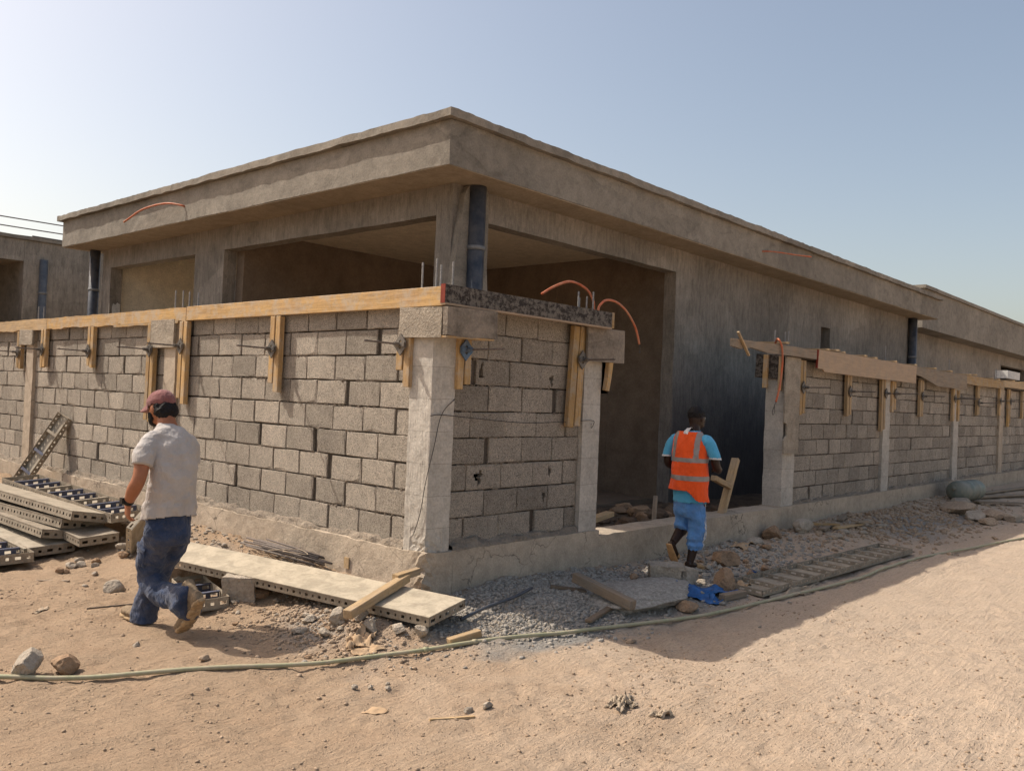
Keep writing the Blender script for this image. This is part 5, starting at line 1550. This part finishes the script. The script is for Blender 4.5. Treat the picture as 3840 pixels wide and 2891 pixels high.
# ---------------------------------------------------------------- man in the grey T-shirt, walking along the sunlit wall
def man_walking():
    r = thing("person", "man in grey T-shirt, blue cargo trousers and dusty red cap walking past the sunlit wall", "person", (-1.56, 0.95, -0.175))
    X = (1, 0, 0)
    hc = Vector((-1.555, 1.055, 1.325))
    tilt = Matrix.Rotation(R_(-14), 3, 'X') @ Matrix.Rotation(R_(14), 3, 'Z')
    def hp(x, y, z): return hc + tilt @ Vector((x, y, z))
    body = [ball(hc, (.076, .095, .108), tilt), ball(hp(0, .035, -.055), (.058, .062, .062), tilt), ball(hp(0, .085, -.075), (.03, .028, .026), tilt),
            chain([hp(0, -.03, -.04), (-1.55, .99, 1.24), (-1.55, .96, 1.16)], [(.055, .06), (.06, .062), (.085, .075)], X),
            chain([hp(0, .088, .022), hp(0, .112, -.01), hp(0, .09, -.022)], [(.008, .008), (.014, .013), (.014, .01)], X, 8),
            ball(hp(-.078, -.005, -.012), (.012, .022, .033), tilt), ball(hp(.078, -.005, -.012), (.012, .022, .033), tilt),
            chain([(-1.55, .95, 1.15), (-1.55, .905, 1.05), (-1.55, .87, .88), (-1.55, .885, .6), (-1.55, .885, .45)], [(.10, .07), (.14, .085), (.13, .09), (.115, .085), (.11, .09)], X),
            chain([(-1.69, .91, 1.10), (-1.76, .855, .98), (-1.795, .83, .865), (-1.81, .865, .79), (-1.805, .945, .695)], [(.052, .05), (.05, .05), (.044, .046), (.046, .044), (.030, .026)], X),
            chain([(-1.43, .92, 1.10), (-1.388, .93, .97), (-1.378, .965, .86), (-1.385, 1.06, .79), (-1.41, 1.15, .73)], [(.052, .05), (.05, .05), (.044, .046), (.042, .042), (.03, .026)], X),
            chain([(-1.625, .865, .50), (-1.62, .92, .38), (-1.605, 1.005, .22), (-1.598, .985, .14), (-1.59, .84, .09), (-1.575, .68, .075), (-1.57, .62, .075)], [(.075, .08), (.07, .07), (.055, .055), (.055, .055), (.055, .055), (.045, .05), (.04, .045)], X),
            chain([(-1.48, .885, .50), (-1.50, .94, .36), (-1.535, 1.06, .16), (-1.555, 1.09, .02), (-1.575, 1.10, -.10)], [(.075, .08), (.07, .07), (.055, .055), (.05, .05), (.04, .045)], X)]
    body += hand((-1.805, .95, .69), (.05, .12, -.99), (.75, .25, 0), (.1, 1, .12), .085, .75)
    body += hand((-1.41, 1.16, .725), (-.1, .6, -.75), (-.8, .1, 0), (-.1, .8, .6), .085, .7)
    V, N, F = sculpt(body, .0055, 3)
    bd = skin("body", V, F, M['skin'], r)
    for s in (-1, 1):
        v, f = ball(hp(s * .032, .083, .012), (.011, .009, .009), tilt, 10)
        link("eye", new_mesh("eye", np.array([q[:] for q in v]) - np.array(r.location), f, True), M['white'], r)
    # hair under the cap and beard
    V, N, F = sculpt([ball(hp(0, -.05, -.03), (.084, .068, .076), tilt), ball(hp(-.055, -.03, -.02), (.034, .042, .052), tilt), ball(hp(.055, -.03, -.02), (.034, .042, .052), tilt)], .005, 1)
    V = folds(V, N, .008, 42, 3); skin("hair", V, F, M['hair'], r)
    V, N, F = sculpt([ball(hp(0, .066, -.088), (.050, .040, .034), tilt), ball(hp(-.060, .045, -.062), (.014, .022, .040), tilt), ball(hp(.060, .045, -.062), (.014, .022, .040), tilt), ball(hp(0, .1, -.045), (.03, .012, .01), tilt)], .005, 1)
    V = folds(V, N, .004, 60, 5); skin("beard", V, F, M['hair'], r)
    # cap
    cp_ = [ball(hp(0, -.002, .042), (.090, .108, .088), tilt)]
    V, N, F = sculpt(cp_, .006, 2)
    V = folds(V, N, .004, 14, 8)
    ti = tilt.inverted()
    def cap_keep(c):
        q = ti @ (Vector(c) - hc)
        return q.z > .025 - .012 * (q.y > 0) - .02 * max(0, -q.y) / .1
    cap = skin("cap", V, F, M['cap'], r, cap_keep)
    n = 13; Vv, Ff = [], []
    for lay in (0, -.006):
        for i in range(n):
            a = math.pi * (i / (n - 1)) ; cx, cy = math.cos(a), math.sin(a)
            for t_, dz in ((0, 0), (.5, -.004), (1, -.016)):
                q = hp(cx * (.086 + .004 * t_), .035 + cy * (.066 + .085 * t_), .024 + dz - .022 * abs(cx) ** 2 * t_ + lay)
                Vv.append(q)
    for i in range(n - 1):
        for j in range(2):
            a = i * 3 + j; b = a + 3; k = n * 3
            Ff += [(a, b, b + 1, a + 1), (k + a, k + a + 1, k + b + 1, k + b)]
        a = i * 3 + 2; Ff.append((a, a + 3, n * 3 + a + 3, n * 3 + a))
    vm = new_mesh("visor", np.array([q[:] for q in Vv]) - np.array(r.location), Ff, True)
    link("visor", vm, M['cap'], cap)
    # T-shirt
    prims = [chain([(-1.55, .985, 1.205), (-1.55, .955, 1.165), (-1.55, .925, 1.12), (-1.55, .90, 1.04), (-1.55, .868, .90), (-1.55, .872, .76), (-1.55, .885, .63), (-1.55, .89, .50)],
                   [(.064, .062), (.100, .085), (.165, .105), (.172, .122), (.160, .126), (.165, .132), (.174, .142), (.178, .146)], X, 24),
             chain([(-1.65, .92, 1.125), (-1.70, .90, 1.085), (-1.757, .862, 1.0), (-1.775, .848, .95)], [(.062, .07), (.066, .072), (.062, .07), (.062, .072)], X),
             chain([(-1.46, .925, 1.125), (-1.415, .92, 1.085), (-1.39, .925, 1.0), (-1.385, .935, .95)], [(.062, .07), (.066, .072), (.062, .07), (.062, .072)], X)]
    V, N, F = sculpt(prims, .008, 5)
    V = folds(V, N, .013, 6.5, 21, (1, 1, .55)); V = folds(V, N, .008, 15, 23, (.8, .8, 1.3))
    # soft drape folds gathering above the hem
    ang = np.arctan2(V[:, 1] - .88, V[:, 0] + 1.55)
    low = ss((.80 - V[:, 2]) / .25) * (V[:, 2] < .9)
    V = V + N * (low * .010 * np.sin(ang * 9 + V[:, 2] * 14))[:, None]
    def keep(c):
        return c[2] > .555 + .20 * (1.03 - c[1])
    sh = skin("tshirt", V, F, M['tshirt'], r, keep)
    md = sh.modifiers.new("thick", 'SOLIDIFY'); md.thickness = .003; md.offset = -1
    # trousers
    prims = [chain([(-1.55, .885, .68), (-1.55, .885, .60), (-1.55, .885, .48), (-1.55, .885, .41)], [(.135, .105), (.148, .118), (.162, .136), (.14, .125)], X, 20),
             chain([(-1.625, .865, .50), (-1.62, .92, .38), (-1.605, 1.005, .22), (-1.598, .985, .14), (-1.59, .84, .09), (-1.575, .64, .078), (-1.565, .505, .08)], [(.094, .112), (.092, .108), (.088, .092), (.086, .090), (.084, .088), (.086, .095), (.090, .104)], X, 20),
             chain([(-1.48, .885, .50), (-1.50, .94, .36), (-1.535, 1.07, .16), (-1.555, 1.10, .02), (-1.575, 1.115, -.10), (-1.58, 1.125, -.165)], [(.09, .11), (.085, .10), (.078, .085), (.076, .08), (.082, .092), (.088, .104)], X, 20)]
    V, N, F = sculpt(prims, .008, 4)
    V = folds(V, N, .017, 6, 31, (1.2, 1.2, 1)); V = folds(V, N, .011, 15, 33)
    def keep2(c):
        return c[2] > -.158
    tr = skin("trousers", V, F, M['trousers'], r, keep2)
    md = tr.modifiers.new("thick", 'SOLIDIFY'); md.thickness = .004; md.offset = -1
    V, N, F = sculpt([chain([(-1.708, .93, .40), (-1.704, .95, .345), (-1.692, .97, .27)], [(.010, .055), (.013, .06), (.010, .052)], X, 12)], .006, 3)
    V = folds(V, N, .004, 20, 36); skin("cargo_pocket", V, F, M['trousers'], tr)
    V, N, F = sculpt([chain([(-1.712, .925, .405), (-1.713, .94, .375)], [(.010, .064), (.012, .066)], X, 12)], .006, 2)
    skin("pocket_flap", V, F, M['trousers'], tr)
    # boots: the trailing one rolls over its toe
    def boot(heel, ball_, toe, up, hgt):
        h_, b_, t_, u = Vector(heel), Vector(ball_), Vector(toe), Vector(up).normalized()
        d1 = (t_ - h_).normalized(); s = d1.cross(u)
        bt = thing_part = None
        prims = [chain([h_ - d1 * .01 + u * .035, h_ + d1 * .05 + u * .045, b_ + u * .042, t_ - d1 * .02 + u * .034, t_ + u * .028], [(.030, .034), (.040, .048), (.047, .044), (.042, .034), (.022, .018)], s, 16),
                 chain([h_ + d1 * .055 + u * .04, h_ + d1 * .06 + u * hgt], [(.04, .05), (.04, .052)], s, 14)]
        V, N, F = sculpt(prims, .006, 3); V = folds(V, N, .004, 25, 41)
        o = skin("boot", V, F, M['boot_upper'], r)
        prims = [chain([h_ - d1 * .018 + u * .004, h_ + d1 * .05 + u * .004, b_ + u * .004, t_ - d1 * .015 + u * .006, t_ + d1 * .012 + u * .012], [(.030, .016), (.041, .018), (.050, .017), (.045, .015), (.022, .009)], s, 16)]
        V, N, F = sculpt(prims, .005, 1); V = folds(V, N, .006, 38, 43)
        skin("sole", V, F, M['boot'], o)
    boot((-1.565, .385, .115), (-1.545, .57, -.075), (-1.54, .67, -.145), (0, .75, .62), .19)
    boot((-1.575, 1.06, -.165), (-1.58, 1.28, -.17), (-1.585, 1.40, -.165), (0, 0, 1), .12)
    # watch
    V, F = chain([(-1.807, .925, .722), (-1.806, .945, .695)], [(.036, .033), (.035, .031)], X, 16, 3)
    wt = link("wristwatch", new_mesh("wristwatch", np.array([q[:] for q in V]) - np.array(r.location), F, True), M['watch'], r)
    mb = MB(); mb.box((-.012, -.02, -.02), (.004, .02, .02)); o = mb.build("watch_case", M['watch'], wt); o.location = Vector((-1.845, .945, .712)) - r.location
    return r
man_walking()

# ---------------------------------------------------------------- man in the orange vest, walking to the gateway
def man_vest():
    r = thing("person", "man in orange safety vest and rolled-up blue trousers walking away by the gateway", "person", (3.08, -.46, -.09))
    Y = (0, 1, 0)
    hc = Vector((3.125, -.455, 1.375))
    tilt = Matrix.Rotation(R_(12), 3, 'Y') @ Matrix.Rotation(R_(-12), 3, 'Z')
    def hp(x, y, z): return hc + tilt @ Vector((x, y, z))
    body = [ball(hc, (.092, .073, .108), tilt), ball(hp(.035, 0, -.05), (.06, .055, .06), tilt), ball(hp(.085, 0, -.06), (.022, .03, .026), tilt),
            chain([hp(-.02, 0, -.05), (3.09, -.455, 1.275), (3.07, -.455, 1.2)], [(.05, .055), (.052, .056), (.08, .07)], Y),
            chain([hp(.085, 0, .02), hp(.11, 0, -.012), hp(.09, 0, -.022)], [(.008, .008), (.016, .012), (.014, .01)], Y, 8),
            ball(hp(-.005, -.076, -.01), (.02, .012, .03), tilt), ball(hp(-.005, .076, -.01), (.02, .012, .03), tilt),
            chain([(3.06, -.455, 1.2), (3.04, -.455, 1.1), (3.03, -.455, .9), (3.04, -.455, .65), (3.05, -.455, .5)], [(.09, .06), (.15, .085), (.14, .09), (.14, .10), (.13, .10)], Y),
            chain([(3.03, -.29, 1.16), (3.0, -.24, 1.04), (3.0, -.225, .93), (3.10, -.24, .885), (3.24, -.31, .88)], [(.046, .046), (.044, .044), (.04, .042), (.038, .038), (.027, .024)], Y),
            chain([(3.05, -.62, 1.16), (3.06, -.685, 1.04), (3.09, -.705, .92), (3.18, -.68, .88), (3.29, -.60, .875)], [(.046, .046), (.044, .044), (.04, .042), (.038, .038), (.027, .024)], Y),
            chain([(3.06, -.54, .55), (3.08, -.53, .30), (3.04, -.515, .10), (3.0, -.51, -.02)], [(.075, .08), (.055, .058), (.045, .05), (.033, .036)], Y),
            chain([(3.04, -.37, .55), (3.09, -.365, .30), (3.02, -.37, .25), (2.90, -.375, .165)], [(.075, .08), (.056, .06), (.05, .054), (.034, .038)], Y),
            chain([(2.945, -.51, -.025), (3.0, -.51, -.035), (3.10, -.515, -.055), (3.20, -.52, -.068)], [(.028, .028), (.032, .036), (.04, .026), (.03, .012)], Y, 12),
            chain([(2.845, -.375, .165), (2.895, -.375, .13), (2.945, -.375, .06), (2.985, -.375, .0)], [(.028, .026), (.032, .034), (.038, .024), (.03, .012)], Y, 12)]
    body += hand((3.24, -.315, .88), (.9, -.35, .1), (0, -.5, -.3), (.3, .1, .9), .08, .7)
    body += hand((3.29, -.60, .875), (.85, .5, .1), (0, .5, -.3), (.3, -.1, .9), .08, .7)
    V, N, F = sculpt(body, .0055, 3)
    skin("body", V, F, M['skin_dark'], r)
    for s in (-1, 1):
        v, f = ball(hp(.078, s * .03, .012), (.009, .011, .009), tilt, 10)
        link("eye", new_mesh("eye", np.array([q[:] for q in v]) - np.array(r.location), f, True), M['white'], r)
    V, N, F = sculpt([ball(hp(-.012, 0, .03), (.094, .081, .088), tilt)], .0055, 1)
    V = folds(V, N, .004, 70, 3)
    ti = tilt.inverted()
    skin("hair", V, F, M['hair'], r, lambda c: (lambda q: q.z > -.035 + .9 * max(0, q.x + .02))(ti @ (Vector(c) - hc)))
    # shirt
    prims = [chain([(3.08, -.455, 1.255), (3.065, -.455, 1.215), (3.05, -.455, 1.17), (3.035, -.455, 1.08), (3.03, -.455, .9), (3.035, -.455, .72), (3.045, -.455, .56), (3.05, -.455, .48)],
                   [(.06, .058), (.09, .075), (.165, .09), (.175, .105), (.165, .11), (.168, .115), (.172, .122), (.17, .125)], Y, 22),
             chain([(3.03, -.33, 1.165), (3.02, -.27, 1.14), (3.0, -.235, 1.05), (2.995, -.215, .95)], [(.054, .06), (.058, .062), (.058, .06), (.062, .062)], Y),
             chain([(3.04, -.58, 1.165), (3.05, -.645, 1.14), (3.06, -.685, 1.05), (3.075, -.705, .95)], [(.054, .06), (.058, .062), (.058, .06), (.062, .062)], Y)]
    V, N, F = sculpt(prims, .008, 4)
    V = folds(V, N, .007, 7, 51); V = folds(V, N, .004, 17, 52)
    def ks(c):
        if abs(c[1] + .455) > .182 and c[2] < 1.05: return c[2] > .985
        return .56 < c[2] < 1.25
    sh = skin("shirt", V, F, M['shirt_blue'], r, ks)
    md = sh.modifiers.new("thick", 'SOLIDIFY'); md.thickness = .003; md.offset = -1
    def kt(c): return abs(c[1] + .455) > .182 and .985 < c[2] < 1.001
    skin("cuff_trim", V + N * .002, F, M['trim_white'], sh, kt)
    # vest: a looser shell with sleeveless armholes and its own reflective bands
    prims = [chain([(3.075, -.455, 1.25), (3.06, -.455, 1.215), (3.045, -.455, 1.18), (3.03, -.455, 1.09), (3.02, -.455, .92), (3.02, -.455, .76), (3.02, -.455, .62), (3.025, -.465, .52)],
                   [(.075, .07), (.11, .085), (.178, .10), (.186, .12), (.186, .132), (.196, .142), (.204, .15), (.206, .152)], Y, 24)]
    V, N, F = sculpt(prims, .008, 4)
    V = folds(V, N, .016, 6, 61, (1, 1, .45)); V = folds(V, N, .009, 15, 63, (1, 1, .6))
    def hem(y): return .675 - .10 * float(ss((-.50 - y) / .14))
    def kv(c):
        if c[2] > 1.238: return False
        if c[0] > 3.10 and abs(c[1] + .455) < .05: return False
        return c[2] > hem(c[1])
    ve = skin("safety_vest", V, F, M['vest'], r, kv)
    md = ve.modifiers.new("thick", 'SOLIDIFY'); md.thickness = .003; md.offset = 1
    VB = V + N * .0055
    def band(z0, z1, sl=0.0): return lambda c: kv(c) and z0 + sl * (c[1] + .455) < c[2] < z1 + sl * (c[1] + .455)
    skin("reflective_band", VB, F, M['reflect'], ve, band(.945, .990))
    skin("reflective_band", VB, F, M['reflect'], ve, band(.775, .820, .02))
    for s in (-1, 1):
        skin("shoulder_band", VB, F, M['reflect'], ve, lambda c, s=s: kv(c) and c[2] >= .992 and abs((c[1] + .455) - s * (.115 + .02 * (1.2 - c[2]))) < .021)
    skin("collar_tag", VB, F, M['trim_white'], ve, lambda c: c[2] > 1.218 and c[0] < 3.05 and abs(c[1] + .44) < .03)
    # trousers rolled up to the calf
    prims = [chain([(3.045, -.455, .66), (3.05, -.455, .56), (3.055, -.455, .47), (3.055, -.455, .42)], [(.155, .11), (.162, .122), (.16, .122), (.13, .11)], Y, 18),
             chain([(3.06, -.53, .50), (3.075, -.53, .38), (3.08, -.53, .28), (3.06, -.525, .17), (3.05, -.52, .09)], [(.082, .10), (.08, .092), (.078, .085), (.077, .082), (.075, .08)], Y, 18),
             chain([(3.045, -.375, .50), (3.07, -.37, .40), (3.075, -.37, .32), (3.03, -.37, .275)], [(.082, .10), (.08, .092), (.078, .088), (.075, .08)], Y, 18)]
    V, N, F = sculpt(prims, .008, 4)
    V = folds(V, N, .014, 7, 71); V = folds(V, N, .009, 18, 73)
    roll = (V[:, 1] < -.45) & (V[:, 2] < .22)
    V = V + N * (roll * .007 * np.sin(V[:, 2] * 95))[:, None]
    tr = skin("trousers", V, F, M['trousers_blue'], r, lambda c: c[2] > (.105 if c[1] < -.45 else .285 + .5 * (c[0] - 3.03) * -1 * 0))
    md = tr.modifiers.new("thick", 'SOLIDIFY'); md.thickness = .004; md.offset = -1
    for k in range(2):
        xx = 3.085 + .028 * k
        skin("side_stripe", V + N * .0035, F, M['trim_white'], tr, lambda c, xx=xx: c[1] < -.545 and abs(c[0] - xx) < .007 and .11 < c[2] < .60)
    # sandals
    def sandal(p, side):
        V, N, F = sculpt([chain([Vector(q) for q in p], [(.034, .010), (.038, .011), (.046, .011), (.044, .010), (.026, .008)], side, 14)], .005, 1)
        so = skin("sandal", V, F, M['sandal'], r)
        a, b = Vector(p[2]), Vector(p[3])
        d = (b - a).normalized(); s = Vector(side); u = d.cross(s)
        if u.z < 0 and abs(u.z) > .5: u = -u
        return so, a, b, s, u
    so, a, b, s, u = sandal([(2.92, -.51, -.082), (2.98, -.51, -.085), (3.10, -.515, -.09), (3.18, -.52, -.092), (3.235, -.522, -.092)], Y)
    V, N, F = sculpt([chain([(3.07, -.514, -.055), (3.12, -.516, -.060), (3.18, -.52, -.072), (3.225, -.522, -.082)], [(.047, .034), (.050, .032), (.045, .022), (.028, .010)], Y, 14)], .005, 2)
    skin("toe_cover", V, F, M['sandal'], so)
    so, a, b, s, u = sandal([(2.825, -.375, .16), (2.85, -.375, .12), (2.905, -.375, .035), (2.945, -.375, -.02), (2.97, -.375, -.055)], Y)
    mb = MB(); mb.tube([(2.935 - 3.08 + .04 * math.sin(k * math.pi / 8), -.375 + .46 + .047 * math.cos(k * math.pi / 8), .025 + .09 + .028 * math.sin(k * math.pi / 8)) for k in range(9)], .012, 8); mb.build("strap", M['sandal'], so, True)
    return r
man_vest()
